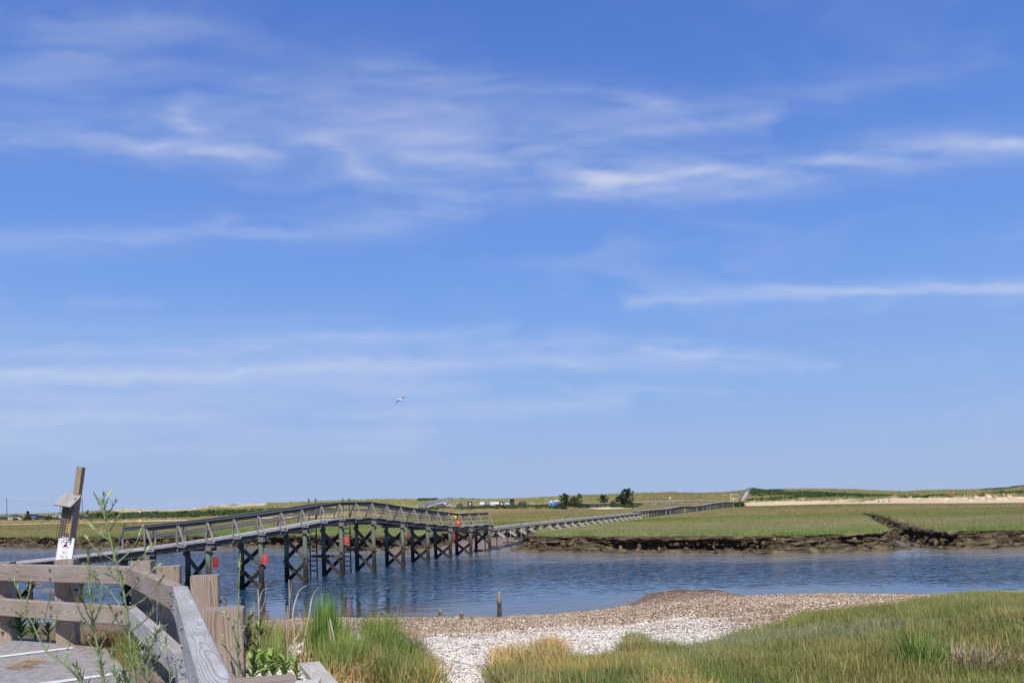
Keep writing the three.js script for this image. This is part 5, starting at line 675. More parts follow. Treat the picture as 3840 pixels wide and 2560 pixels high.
{
  const skin = [.52, .32, .22], pMat = new THREE.MeshStandardMaterial({ vertexColors: true, roughness: .8 });
  const torso = (lx = 0) => [[[lx, .10, 0], [lx, .42, 0], .095, .115], [[lx, .42, 0], [lx, .62, 0], .05, .045], [[lx, .70, .01], [lx, .78, .015], .085, .075], [[lx - .15, .42, 0], [lx + .15, .42, 0], .055, .055], [[lx - .07, .06, 0], [lx + .07, .06, 0], .1, .1]];
  const pose = {
    stand: [...torso(), [[-.09, .05, 0], [-.11, -.42, .02], .085, .055], [[-.11, -.42, .02], [-.11, -.88, 0], .055, .038], [[-.11, -.9, 0], [-.11, -.92, .13], .04, .03], [[.09, .05, 0], [.11, -.42, .02], .085, .055], [[.11, -.42, .02], [.11, -.88, 0], .055, .038], [[.11, -.9, 0], [.11, -.92, .13], .04, .03], [[-.2, .42, 0], [-.27, .14, .0], .05, .038], [[-.27, .14, 0], [-.26, -.1, .08], .036, .03], [[.2, .42, 0], [.29, .15, .02], .05, .038], [[.29, .15, .02], [.24, -.06, .14], .036, .03]],
    walk: [...torso(), [[-.07, .05, 0], [-.2, -.40, .05], .085, .055], [[-.2, -.40, .05], [-.36, -.84, 0], .055, .038], [[-.36, -.87, 0], [-.26, -.92, .06], .04, .03], [[.07, .05, 0], [.22, -.38, .04], .085, .055], [[.22, -.38, .04], [.28, -.86, 0], .055, .038], [[.28, -.88, 0], [.38, -.9, .06], .04, .03], [[-.18, .42, 0], [-.05, .16, .16], .05, .038], [[-.05, .16, .16], [.12, .08, .22], .036, .03], [[.18, .42, 0], [.3, .18, -.1], .05, .038], [[.3, .18, -.1], [.36, -.02, -.02], .036, .03]],
    sit: [...torso().map(([a, b, c, d]) => [[a[0], a[1] - .55, a[2]], [b[0], b[1] - .55, b[2]], c, d]), [[-.09, -.5, 0], [-.14, -.3, .42], .085, .06], [[-.14, -.3, .42], [-.14, -.6, .7], .055, .04], [[.09, -.5, 0], [.16, -.3, .42], .085, .06], [[.16, -.3, .42], [.16, -.6, .7], .055, .04], [[-.2, -.13, 0], [-.25, -.3, .2], .05, .038], [[-.25, -.3, .2], [-.15, -.28, .4], .036, .03], [[.2, -.13, 0], [.27, -.3, .2], .05, .038], [[.27, -.3, .2], [.17, -.28, .4], .036, .03]],
  };
  const geo = {}, mk = (p, top, bot, hair) => geo[[p, top, bot, hair]] ??= body(pose[p], (x, y, z) => { const dy = p === 'sit' ? .55 : 0, Y = y + dy; if (Y > .78 || (Y > .66 && z < -.02)) return hair; if (Y > .55) return skin; if (Y > .08 && Y < .5 && Math.abs(x) < .2 && top) return top; if (Y < .1 && (p === 'sit' ? z < .3 : Y > -.32) && Math.abs(x) < .3) return bot; return skin; });
  const person = (p, px, py, d, h, yaw, top, bot, hair, label) => { const o = thing('person', onDune(px, py, d), label, 'person'); const b = at(px, py, d); if (b.y > o.position.y) o.position.y = b.y; const k = h / 1.78; part('figure', mk(p, top, bot, hair), pMat, o).position.y = p === 'sit' ? .63 : .93; o.scale.setScalar(k); o.rotation.y = yaw; return o; };
  const dk = [.03, .025, .02], br = [.12, .07, .035], W = [.75, .75, .72];
  person('stand', 3701, 1886.5, 207, 1.2, .5, null, [.04, .04, .06], dk, 'bare chested child in dark shorts standing on the marsh edge, left of the green shirt'); person('stand', 3726, 1886, 209, 1.62, 2.6, [.25, .1, .25], [.3, .2, .2], br, 'person in a purple top standing behind the green shirt'); person('stand', 3732, 1887, 206, 1.5, .3, [.25, .75, .3], [.03, .03, .04], dk, 'person in a bright green shirt and dark shorts at the marsh edge'); person('stand', 3767, 1875, 214, 1.1, 0, [.75, .8, .3], W, br, 'small child in a pale yellow top on the sand'); person('stand', 3779, 1883, 208, 1.2, -.4, [.6, .06, .1], [.04, .06, .06], br, 'child in a red shirt holding a green net'); person('walk', 3796, 1874.5, 214, 1.15, .1, null, [.45, .2, .2], br, 'bare child walking behind on the sand, the left of a pair'); person('walk', 3806, 1874.5, 214, 1.25, .2, null, [.5, .15, .2], dk, 'dark haired child walking on the sand, the right of a pair');
  person('sit', 3297, 1882, 236, 1.6, -.6, [.1, .13, .3], [.1, .1, .2], dk, 'person in dark blue sitting on the sand, leftmost of three'); person('sit', 3313, 1881, 236, 1.6, .3, [.5, .6, .75], [.4, .3, .3], br, 'person in a pale blue top sitting on the sand in the middle of three'); person('sit', 3334, 1881, 236, 1.6, .9, [.15, .05, .1], [.35, .1, .1], dk, 'person in dark red sitting on the sand, rightmost of three'); person('sit', 3637, 1873, 218, 1.6, .2, [.35, .25, .45], [.2, .1, .2], br, 'person in mauve sitting near the top of the sand'); person('sit', 3648, 1873, 218, 1.5, 1.2, [.3, .2, .3], [.6, .55, .6], dk, 'person sitting low beside the one in mauve'); person('sit', 2766, 1888, 258, 1.6, .4, [.75, .45, .4], [.6, .3, .28], br, 'person in pink sitting at the end of the boardwalk beside the rounded bush');
  const tw = (px, py, d, w, c, label) => { const p = onDune(px, py, d), t = thing('beach_towel', p, label, 'towel'); const g = grid(8, 6, (u, v) => ({ p: new THREE.Vector3((u - .5) * w, .06 + .05 * n2(u * 4, v * 4), (v - .5) * .9) })); part('cloth', g, mat(...c, .9, { side: THREE.DoubleSide }), t); };
  tw(3279, 1884, 234, 2.0, [.45, .6, .7], 'pale blue towel on the sand left of the three sitters'); tw(3458, 1877.5, 232, 1.5, [.05, .07, .12], 'dark towel lying alone on the sand, right of the sitting group'); tw(2821, 1888.5, 256, 1.3, [.6, .1, .1], 'crumpled red towel on the sand below the dune ramp');
  { const t = thing('landing_net', onDune(3782, 1884, 207), 'bright green net held by the child in the red shirt', 'net'); const g = new THREE.SphereGeometry(.24, 12, 8); g.scale(1, .9, 1); g.translate(.1, .25, 0); part('bag', g, mat(.12, .6, .3, .8), t); const m = new MB(); m.tube([new THREE.Vector3(0, .3, 0), new THREE.Vector3(-.35, .8, .05)], .02, 5); part('handle', m.geo(), mat(.4, .4, .4), t); }
  { const t = thing('beach_ball', onDune(3710, 1880, 209), 'pale green ball between the child and the green shirt', 'ball'); const g = new THREE.SphereGeometry(.17, 14, 10); g.translate(0, .3, 0); part('ball', g, mat(.3, .75, .4, .5), t); }
}

// ---------- gulls ----------
{
  const white = mat(.82, .82, .82, .8), grey = mat(.05, .052, .06, .8, { side: THREE.DoubleSide }), tipM = mat(.03, .035, .06, .8, { side: THREE.DoubleSide });
  const gull = (pos, s, label) => { const t = thing('gull', pos, label, 'gull'); const b = new THREE.LatheGeometry([[0, -.3], [.035, -.27], [.08, -.12], [.085, .02], [.06, .14], [.055, .19], [.05, .24], [.022, .285], [0, .32]].map((p) => new THREE.Vector2(...p)), 14); b.rotateZ(Math.PI / 2 - .25); part('body', b, white, t);
    const wing = (sx, pts, name) => { const w = new THREE.Group(); const f = (i0, i1, m, nm) => { const g = new MB(); for (let i = i0; i < i1; i++) { const [x, y, c] = pts[i], [x2, y2, c2] = pts[i + 1], A = new THREE.Vector3(x, y, -c * .5), B = new THREE.Vector3(x2, y2, -c2 * .5), C = new THREE.Vector3(x2 + c2 * .25, y2 - c2 * .6, c2 * .7), D = new THREE.Vector3(x + c * .25, y - c * .6, c * .7), e = new THREE.Vector3(0, .014, 0); g.quad(A.clone().add(e), B.clone().add(e), C, D); g.quad(A.clone().sub(e), B.clone().sub(e), C, D); g.quad(A.clone().add(e), B.clone().add(e), B.clone().sub(e), A.clone().sub(e)); } part(nm, g.geo(), m, t); }; f(0, 3, grey, 'wing'); f(3, 5, tipM, 'wing_tip'); };
    wing(-1, [[-.03, .02, .2], [-.18, -.03, .19], [-.36, -.10, .17], [-.46, -.22, .13], [-.54, -.34, .08], [-.60, -.44, .02]]); wing(1, [[.06, .05, .2], [.14, .2, .19], [.24, .28, .16], [.36, .31, .12], [.48, .33, .07], [.62, .35, .02]]);
    const tl = new MB(); tl.beam(new THREE.Vector3(.18, -.06, 0), new THREE.Vector3(.34, -.14, 0), .12, .03, {}); part('tail', tl.geo(), grey, t); const bk = new THREE.ConeGeometry(.018, .07, 8); bk.rotateZ(Math.PI / 2); bk.translate(-.36, .1, 0); part('beak', bk, mat(.7, .45, .1, .6), t); t.scale.setScalar(s); return t; };
  gull(at(1502, 1499, 88), 1.05, 'gull gliding with bent wings above the bridge'); gull(at(1007, 1780, 260), .55, 'tiny distant white gull low in the sky left of the gliding one');
}

// ---------- stumps and driftwood at the water's edge ----------
{
  const pm = new THREE.MeshStandardMaterial({ vertexColors: true, roughness: .95, bumpMap: woodGray.bumpMap, bumpScale: .015 });
  const stump = (px, py, top, w, lean, label, o = {}) => { const h0 = o.h ?? 0, [x, d] = o.h !== undefined ? onPlane(px, py, h0) : onGround(px, py), y = o.h !== undefined ? h0 : groundH(x, d), H = (py - top) / FOC * d, R = w / 2 / FOC * d, t = thing('old_post', V(x, y, d), label, 'post'), m = new MB(), sd = px * .01;
    m.tube([...Array(14).keys()].map((i) => new THREE.Vector3(lean * H * i / 13, lerp(-.25, H, i / 13), 0)), (q) => R * (1 + .22 * n2(q * 7 + sd, sd) + .12 * n2(q * 19, sd)) * (q > .93 ? .9 : 1), 12, (q, p) => { const n = n2(p.y * 6 + sd, p.x * 14) - .25, pale = sstep(.62, .78, q + n * .12), b = [.10, .075, .05].map((c) => c * (1 + .7 * n)); return b.map((c, k) => lerp(c, [.38, .28, .19][k], o.pale ?? pale)); }, { len: 1 }); part('shaft', m.geo(), pm, t);
    const c = new THREE.CylinderGeometry(R * .82, R * .9, R * .25, 10); c.translate(lean * H, H + R * .05, 0); part('cut_top', c, mat(.42, .32, .22, .9), t); return t; };
  stump(1873, 2312, 2221, 17, .01, 'tall rotten post standing at the edge of the water'); stump(1731, 2322, 2297, 14, 0, 'short pale stump at the waterline left of the tall rotten post', { pale: .35 }); stump(1651, 2299, 2287, 12, 0, 'tiny dark stump standing out in the shallow water', { h: 0 }); stump(2498, 2246, 2214, 12, -.08, 'leaning pale stake on the muddy hump', { pale: .85 }); stump(2361, 2266, 2250, 11, .05, 'pale low stake on the mud left of the leaning one', { pale: .8 });
  const rk = (px, py, s, label) => { const p = onG(px, py), g = new THREE.IcosahedronGeometry(s, 3), P = g.attributes.position; for (let i = 0; i < P.count; i++) { const k = 1 + .35 * n3(P.getX(i) / s * 1.3 + px, P.getY(i) / s * 1.3, P.getZ(i) / s * 1.3); P.setXYZ(i, P.getX(i) * k * 1.5, P.getY(i) * k * .6, P.getZ(i) * k); } g.computeVertexNormals(); const o = single('rock', g, mat(.12, .09, .07, .9), label, 'rock'); o.position.copy(p); }; rk(1558, 2312, .12, 'small dark rock on the waterline below the tall green grass'); rk(1767, 2318, .07, 'pebble sized dark rock beside the short pale stump');
}

// ---------- shells, uncountable ----------
{
  const chip = (seed) => { const r = rng(seed), m = new MB(), n = 6, c = new THREE.Vector3(0, .32, 0), pts = [...Array(n).keys()].map((i) => { const a = i / n * 6.28, q = .7 + r() * .5; return new THREE.Vector3(Math.cos(a) * q * 1.15, .05 * r(), Math.sin(a) * q * .85); }); for (let i = 0; i < n; i++) m.tri(pts[(i + 1) % n], pts[i], c); return m.geo(); };
  const sm = new THREE.MeshStandardMaterial({ roughness: .6, side: THREE.DoubleSide }), sets = [[], [], []], r = rng(101);
  const white = () => { const k = r(); return k < .62 ? [.80 + r() * .12, .72 + r() * .12, .60 + r() * .12] : k < .82 ? [.60, .52, .42].map((q) => q * (.8 + r() * .4)) : k < .93 ? [.34, .35, .37].map((q) => q * (.7 + r() * .6)) : [.62, .42, .2].map((q) => q * (.8 + r() * .4)); };
  const brown = () => { const k = r(); return k < .09 ? [.86, .80, .70].map((q) => q * (.8 + r() * .3)) : k < .66 ? [.53, .385, .235].map((q) => q * (.86 + r() * .28)) : k < .92 ? [.45, .325, .195].map((q) => q * (.8 + r() * .35)) : [.14, .11, .09].map((q) => q * (.6 + r() * .9)); };
  for (let i = 0; i < 900000; i++) {
    const d = 6.0 + 33 * Math.pow(r(), 1.15), x = lerp(-.4, .64, r()) * d; if (x > 24) continue; const t = shoreAt(x) - d; if (t < -.05) continue; const w = shellWhite(x, d), veg = (inMound(x, d) ? .06 : 1) * (inClump(x, d) ? .12 : 1); if (r() > veg) continue;
    const keep = lerp(.5, .98, w) * sstep(-.1, .8, t + r() * .5) * (x < -3 ? .5 : 1) * (x > 4.8 && x < 10 && t < 3.2 ? .04 : 1); if (r() > keep) continue;
    const far = clamp(d / 18, .8, 1.1), s = (w > .5 ? .012 + .016 * r() * r() : .008 + .02 * Math.pow(r(), 3)) * far; const c = r() < w ? white() : brown(), edge = t < .8 && r() < .5 ? c.map((q) => q * .35) : c;
    sets[Math.floor(r() * 3)].push({ p: V(x, groundH(x, d) + s * .15, d), rx: (r() - .5) * 1.1, ry: r() * 6.28, rz: (r() - .5) * 1.1, s, c: edge });
  }
  sets.forEach((s, i) => scatter('shell_hash', chip(i + 1), sm, s, ['broken white and brown shells covering the beach', 'broken shells and pebbles strewn on the beach', 'shell fragments scattered over the brown beach'][i], 'shells'));
}

// ---------- grasses ----------
const grassMat = new THREE.MeshPhysicalMaterial({ vertexColors: true, roughness: .75, specularIntensity: .35, side: THREE.DoubleSide });
{
  const r = rng(202), T = [tuftGeo(11, 18, .24, .0085, .11, .6, 3), tuftGeo(12, 18, .21, .0085, .12, .95, 3), tuftGeo(13, 14, .3, .008, .1, .55, 3)], S = [[], [], []];
  for (let i = 0; i < 160000 && S[0].length + S[1].length + S[2].length < 52000; i++) {
    const d = 5.6 + 33 * Math.pow(r(), 1.35), x = lerp(-.05, .66, r()) * d; if (!inMound(x, d)) continue; const n = fbm(x * .35, d * .35, 3), n1 = fbm(x * .9 + 4, d * .9, 3), straw = sstep(.16, .36, n1 + .3 * n) * .4 + (d < 12.5 && x < 1.5 ? .45 * sstep(-.2, .2, n1) : 0) + (x > 15 && d > 24 ? .35 : 0);
    let c = [.205, .218, .07]; c = c.map((q, k) => lerp(q, [.135, .185, .055][k], sstep(.0, .3, n))); c = c.map((q, k) => lerp(q, [.215, .24, .135][k], sstep(.1, .35, fbm(x * .25 + 20, d * .25, 2)))); c = c.map((q, k) => lerp(q, [.5, .37, .14][k], clamp(straw, 0, .85) * (.5 + r() * .6))); const b = (.72 + r() * .42) * (1 + .35 * n2(x * 1.7, d * 1.7));
    const s = (.62 + r() * .5) * (1 + .28 * n1) * (d > 24 ? 1.2 : 1); S[Math.floor(r() * 3)].push({ p: V(x, groundH(x, d), d), ry: r() * 6.28, rx: .18 * n + .1, rz: .2 * n1, s: new THREE.Vector3(s * (d > 20 ? 1.5 : 1.1), s * (d > 22 ? .6 : .74), s * (d > 20 ? 1.5 : 1.1)), c: c.map((q) => q * b) });
  }
  const stems = []; for (let i = 0; i < 9000 && stems.length < 1100; i++) { const d = 5.6 + 18 * Math.pow(r(), 1.3), x = lerp(-.05, .66, r()) * d; if (!inMound(x, d) || n2(x * .7 + 3, d * .7) < -.1) continue; const k = .8 + r() * .4; stems.push({ p: V(x, groundH(x, d), d), ry: r() * 6.28, s: .75 + r() * .6, c: [.56 * k, .42 * k, .2 * k] }); }
  scatter('seed_stems', tuftGeo(15, 2, .36, .007, .05, .3, 3), grassMat, stems, 'straw coloured seed stems standing above the mound grass', 'grass');
  S.forEach((s, i) => scatter('mound_grass', T[i], grassMat, s, ['olive green grass thickly covering the mound at the lower right', 'windblown grass on the mound at the lower right', 'taller straw and green grass on the mound at the lower right'][i], 'grass'));
}
{ // far marsh: turf near the bank first, coarser clumps behind
  const r = rng(303), A = tuftGeo(21, 26, .42, .02, .32, .35, 2), B = tuftGeo(22, 26, .42, .05, .75, .3, 1), near = [], far = [];
  for (let i = 0; i < 400000 && near.length < 90000; i++) { const d = 66 + 62 * Math.pow(r(), 1.5), x = lerp(-.66, .66, r()) * d; if (!inPoly(marshPoly, x, d) || Math.abs(x + 8.92 - .3978 * (d - 63.15) - 1.2) < 3.4) continue; const c = peatTint(x, d), b = 1.0 + r() * .5, s = .55 + r() * .55; near.push({ p: V(x, marshY(d) - .03, d), ry: r() * 6.28, rx: .12 * n2(x * .1, d * .1), s: new THREE.Vector3(s * 1.2, s * .8, s * 1.2), c: [c[0] * b, c[1] * b * 1.06, c[2] * b] }); }
  for (let i = 0; i < 200000 && far.length < 60000; i++) { const d = 105 + 175 * r(), x = lerp(-.7, .7, r()) * d; if (!inPoly(marshPoly, x, d) || d > duneT(pxOf(x, d, 1.5), 1) + 3 || Math.abs(x + 8.92 - .3978 * (d - 63.15) - 1.2) < 3.4) continue; const c = peatTint(x, d), b = 1.0 + r() * .4, s = .6 + r() * .6; far.push({ p: V(x, marshY(d) - .03, d), ry: r() * 6.28, s: new THREE.Vector3(s * 1.6, s * .55, s * 1.6), c: c.map((q) => q * b) }); }
  // turf on the lip of the bank
  for (let i = 0; i < bankPath.pts.length; i++) for (let k = 0; k < 7; k++) { const p = bankPath.pts[i], N = bankPath.N[i], u = lipIn(p[2]) * (.62 + r() * .6), x = p[0] + N[0] * u, d = p[1] + N[1] * u, c = peatTint(x, d), b = .9 + r() * .7, s = .5 + r() * .6; if (x < -90 || x > 60) continue; near.push({ p: V(x, marshY(d) - .06, d), ry: r() * 6.28, rx: (r() - .5) * .5, rz: (r() - .5) * .5, s: new THREE.Vector3(s, s * .85, s), c: [c[0] * b, c[1] * b * 1.12, c[2] * b] }); }
  for (let i = 0; i < bankPath.pts.length; i++) { const p = bankPath.pts[i], N = bankPath.N[i]; if (p[2] > .97 || p[0] < 28) continue; for (let k = 0; k < 12; k++) { const t = Math.sqrt(r()), u = lipIn(p[2]) * lerp(.25, 1, t), x = p[0] + N[0] * u, d = p[1] + N[1] * u, g = r(), c = [lerp(.2, .15, g), lerp(.15, .165, g), lerp(.1, .06, g)], b = .8 + r() * .6, s = .4 + r() * .5; near.push({ p: V(x, lerp(p[3] + .25, marshY(d), t) - .05, d), ry: r() * 6.28, rx: (r() - .5) * .5, rz: (r() - .5) * .5, s: new THREE.Vector3(s, s * .8, s), c: c.map((q) => q * b) }); } }
  scatter('marsh_grass', A, grassMat, near, 'short green cordgrass on the near part of the marsh', 'grass'); scatter('marsh_grass', B, grassMat, far, 'olive and brown cordgrass on the far part of the marsh', 'grass');
}
{ // crumbled peat along the bank
  const g = new THREE.IcosahedronGeometry(1, 1), P = g.attributes.position, r = rng(505), spots = []; for (let i = 0; i < P.count; i++) { const x = P.getX(i), y = P.getY(i), z = P.getZ(i), k = 1 + .5 * n3(x * 1.9 + 4, y * 1.9, z * 1.9); P.setXYZ(i, x * k, y * k, z * k); } g.computeVertexNormals();
  for (let i = 0; i < 5000; i++) { const k = Math.floor(r() * bankPath.n), p = bankPath.pts[k], N = bankPath.N[k]; if (p[0] < -95 || p[0] > 62) continue; const t = r(), cl = n2(k * .02, 7.7) + .4 * n2(k * .11, 3); if (cl < -.25 && r() < .7) continue; const u = lerp(-.75, .95, t) * p[2], y = p[3] + lerp(.02, 1.2, Math.pow(t, 1.15)) * (1 - p[3] / 1.4), s = .03 + .11 * Math.pow(r(), 2.6), o = r(), c = o < .55 ? [.085, .06, .034] : o < .85 ? [.18, .14, .065] : [.2, .135, .09], b = .6 + r() * .8; spots.push({ p: V(p[0] + N[0] * u, y, p[1] + N[1] * u), ry: r() * 6.28, rx: r() * 3, s: new THREE.Vector3(s * 2, s * .7, s * 1.3), c: c.map((q) => q * b * .8) }); }
  scatter('peat_rubble', g, mat(1, 1, 1, 1), spots, 'crumbled dark peat lumps along the foot and face of the river bank', 'peat');
}
{ // clump by the shell path: tall green blades, lower mixed grass, straw
  const r = rng(404), tall = tuftGeo(31, 11, .95, .015, .1, .16, 4), mid = tuftGeo(32, 13, .5, .012, .13, .35, 3), low = tuftGeo(33, 13, .3, .010, .13, .7, 3), a = [], b = [], c = [];
  const put = (arr, px, py, sx, sy, n, s0, s1, tone, wy = 1) => { for (let i = 0; i < n; i++) { const g = () => (r() + r() + r() - 1.5) / 1.5, [x, d] = onGround(px + g() * sx, clamp(py + g() * sy, 2335, 2640)), k = .8 + r() * .45; arr.push({ p: V(x, groundH(x, d) - .02, d), ry: r() * 6.28, rx: (r() - .5) * .16, rz: (r() - .5) * .16, s: new THREE.Vector3(1, 1, 1).multiplyScalar(lerp(s0, s1, r())), c: tone.map((q) => q * k) }); } };
  const G = [.13, .235, .055], G2 = [.19, .26, .07], Y = [.30, .27, .09], ST = [.42, .31, .15];
  put(a, 1222, 2446, 52, 26, 62, .42, .72, G); put(a, 1290, 2455, 46, 30, 26, .32, .5, G2); put(a, 1175, 2450, 46, 30, 20, .34, .55, G2); put(b, 1440, 2470, 80, 40, 34, .7, 1.1, G2); put(b, 1500, 2500, 80, 30, 26, .55, .9, G); put(b, 1300, 2520, 130, 40, 80, .55, .9, G2); put(b, 1480, 2560, 150, 40, 90, .45, .8, [.16, .22, .06]); put(b, 1580, 2540, 40, 45, 40, .4, .7, Y); put(c, 1370, 2515, 200, 75, 120, .6, 1.1, Y); put(c, 1330, 2530, 220, 60, 110, .6, 1.1, ST); put(c, 1560, 2590, 80, 50, 110, .7, 1.3, [.25, .24, .08]);
  put(b, 1420, 2430, 40, 20, 26, .7, 1.0, [.2, .24, .06]); put(c, 2065, 2436, 55, 16, 26, .8, 1.2, [.46, .30, .12]); put(c, 1900, 2510, 60, 70, 60, .7, 1.3, [.46, .33, .14]); put(c, 1140, 2395, 120, 22, 40, .5, .9, [.2, .2, .08]); put(b, 1030, 2480, 80, 40, 40, .5, .8, [.22, .27, .09]); put(c, 1040, 2400, 100, 30, 70, .6, 1.1, [.3, .25, .12]); put(b, 960, 2440, 60, 50, 60, .5, .9, [.2, .22, .07]);
  put(b, 2385, 2424, 80, 8, 40, .4, .65, [.17, .22, .06]); put(c, 2040, 2510, 120, 60, 120, .8, 1.4, [.33, .27, .1]); put(b, 3460, 2530, 60, 22, 26, .7, 1.0, [.16, .26, .06]); put(c, 3680, 2540, 130, 16, 34, .9, 1.3, [.32, .25, .17]);
  // round the guard rail posts, inside and out
  put(c, 400, 2420, 90, 26, 110, .5, .9, [.42, .25, .1]); put(b, 500, 2470, 60, 60, 60, .4, .75, [.2, .25, .07]); put(b, 650, 2400, 60, 60, 60, .6, 1.1, [.16, .24, .06]); put(c, 560, 2420, 120, 60, 130, .5, 1, [.28, .25, .09]); put(b, 60, 2372, 120, 16, 60, .35, .6, [.13, .2, .05]); put(c, 250, 2400, 110, 12, 60, .4, .7, [.34, .22, .1]); put(b, 720, 2420, 70, 80, 60, .5, .9, [.17, .22, .07]); put(c, 840, 2520, 80, 60, 80, .6, 1, [.3, .25, .1]);
  scatter('tall_grass', tall, grassMat, a, 'tall bright green grass clump beside the shell beach', 'grass'); scatter('mixed_grass', mid, grassMat, b, 'medium green grass in clumps around the guard rail and shell path', 'grass'); scatter('dry_grass', low, grassMat, c, 'low yellow and straw coloured grass along the shell path and rail', 'grass');
  // straw wrack on the grass clump, and a twist of straw on the asphalt
  const straw = (spots, ht, n, label, len) => { const m = new MB(); for (let i = 0; i < n; i++) { const [px, py] = spots[Math.floor(r() * spots.length)], p = onG(px + (r() - .5) * 70, py + (r() - .5) * 34), a2 = r() * 6.28; p.y += ht * r() * r() + .01; const k = .7 + r() * .7; m.blade(p, new THREE.Vector3(Math.cos(a2), (r() - .45) * .7, Math.sin(a2)), len * (.4 + r()), .008, .4, 2, [.40 * k, .27 * k, .16 * k]); } return single('straw_heap', m.geo(), grassMat, label, 'straw'); };
  straw([[1470, 2425], [1500, 2440], [1535, 2455], [1560, 2475], [1570, 2500], [1510, 2460], [1540, 2490]], .38, 3000, 'brown heap of dead straw on the grass clump beside the white shells', .2);
  { const m = new MB(); for (let i = 0; i < 60; i++) { const t = r(), px = 5 + 120 * t + (r() - .5) * 40, py = 2503 - 20 * t + (r() + r() - 1) * 22, [x, d] = onPlane(px, py, 3.14), a2 = (r() - .5) * 1.0, k = .7 + r() * .6; m.blade(V(x, 3.142 + r() * .03, d), new THREE.Vector3(Math.cos(a2), .05, Math.sin(a2) * .8), .12 + r() * .16, .011, .2, 2, [.5 * k, .3 * k, .12 * k]); } single('straw_heap', m.geo(), grassMat, 'little twist of orange straw on the asphalt', 'straw'); }
  { const m = new MB(); for (let i = 0; i < 2200; i++) { const px = 120 + 420 * r(), py = 2404 + (px - 100) * .1 + (r() * r()) * 90 * sstep(150, 400, px), p = onG(px, py + (r() - .5) * 8), a2 = r() * 6.28, k = .6 + r() * .8; p.y = Math.max(p.y, 3.1) + r() * .03; m.blade(p, new THREE.Vector3(Math.cos(a2), .1, Math.sin(a2)), .06 + r() * .12, .007, .3, 2, [.46 * k, .28 * k, .13 * k]); } single('dead_leaf_litter', m.geo(), grassMat, 'rusty brown dead grass and needles along the foot of the guard rail', 'litter', null, 'stuff'); }
}

// ---------- tall feathery weeds in front of the rail ----------
const stemMat = new THREE.MeshStandardMaterial({ vertexColors: true, roughness: .7 }), weedMat = new THREE.MeshPhysicalMaterial({ vertexColors: true, roughness: .7, specularIntensity: .4, side: THREE.DoubleSide });
function weed(name, stems, d, seed, label, o = {}) {
  const r = rng(seed), base = at(...stems[0].pts[0], d), t = thing(name, base, label, 'weed'), sm = new MB(), lf = new MB(), P = (px, py, z = 0) => at(px, py, d + z).sub(base), unit = d / FOC;
  const green = () => { const k = .8 + r() * .5; return (o.tone ?? [.23, .31, .12]).map((q) => q * k); };
  const feather = (p, dir, n, L) => { for (let i = 0; i < n; i++) { const e = dir.clone().multiplyScalar(.5 + r() * .7).add(new THREE.Vector3(r() - .5, (r() - .3) * .7, r() - .5)).normalize(); lf.blade(p, e, L * (.5 + r() * .8), L * (o.lw ?? .07), .5 * r(), 2, green(), null, 1); } };
  const walk = (pts, rad, dens, L) => { const c = new THREE.CatmullRomCurve3(pts), len = c.getLength(), n = Math.max(6, Math.round(len / .05)); const q = c.getPoints(n), tone = o.stem ?? [.20, .23, .11]; sm.tube(q, (z) => rad * (1 - .75 * z), 6, (z) => tone.map((v, k) => lerp(v, [.24, .32, .13][k], z)));
    for (let i = 1; i <= n; i++) { const k = Math.max(1, Math.round(1.7 * dens * (.6 + r() * .8))); for (let j = 0; j < k; j++) { const p = c.getPoint(Math.min(1, (i + r()) / n)), a = r() * 6.28, tan = c.getTangent(i / n); feather(p, tan.clone().multiplyScalar(.7).add(new THREE.Vector3(Math.cos(a), .25, Math.sin(a))), 4, L * (1 - .45 * i / n)); } } // a bud spike at the tip
    const tip = q[q.length - 1], tan = c.getTangent(1); for (let i = 0; i < 16; i++) lf.blade(tip.clone().addScaledVector(tan, -.07 * r()), tan.clone().add(new THREE.Vector3((r() - .5) * .7, (r() - .5) * .4, (r() - .5) * .7)).normalize(), .034, .0075, .1, 2, (o.tip ?? [.42, .48, .22]).map((v) => v * (.8 + r() * .4)), null, 1); };
  for (const s of stems) { const pts = s.pts.map(([x, y], i) => P(x, y, (s.z ?? 0) * i / s.pts.length)); walk(pts, (s.r ?? 4) * unit, s.dens ?? 1, s.leaf ?? .07); for (const b of s.br ?? []) walk(b.map(([x, y], i) => P(x, y, (r() - .5) * .25 * i)), (s.r ?? 4) * unit * .5, s.bd ?? .7, (s.leaf ?? .07) * .65); }
  part('stems', sm.geo(), stemMat, t); part('foliage', lf.geo(), weedMat, t, 'stuff'); return t;
}
weed('tall_weed', [{ pts: [[525, 2720], [505, 2560], [490, 2440], [478, 2330], [458, 2200], [428, 2090], [408, 2000], [390, 1930], [384, 1885]], r: 6.5, leaf: .085, dens: 1.4, br: [[[394, 1945], [372, 1890], [357, 1860]], [[390, 1905], [388, 1875], [388, 1848]], [[392, 1900], [405, 1865], [418, 1837]], [[398, 1930], [418, 1905], [434, 1876]], [[410, 1990], [440, 1940], [463, 1908]], [[418, 2030], [370, 2000], [332, 1966]], [[430, 2085], [450, 2030], [466, 1965]], [[437, 2110], [360, 2060], [319, 2008]], [[440, 2110], [500, 2050], [532, 1978]], [[452, 2160], [520, 2100], [572, 2040]], [[455, 2185], [390, 2150], [346, 2160]], [[458, 2200], [380, 2100], [372, 2058]], [[466, 2240], [530, 2170], [596, 2118]], [[472, 2290], [560, 2230], [612, 2164]], [[480, 2320], [420, 2230], [344, 2155]], [[486, 2370], [560, 2310], [598, 2262]], [[490, 2410], [440, 2330], [408, 2270]], [[497, 2460], [550, 2400], [588, 2370]], [[500, 2500], [450, 2420], [436, 2390]], [[505, 2530], [560, 2470], [570, 2420]]] }], 4.7, 71, 'tallest feathery green weed, rising above the dunes in front of the guard rail');
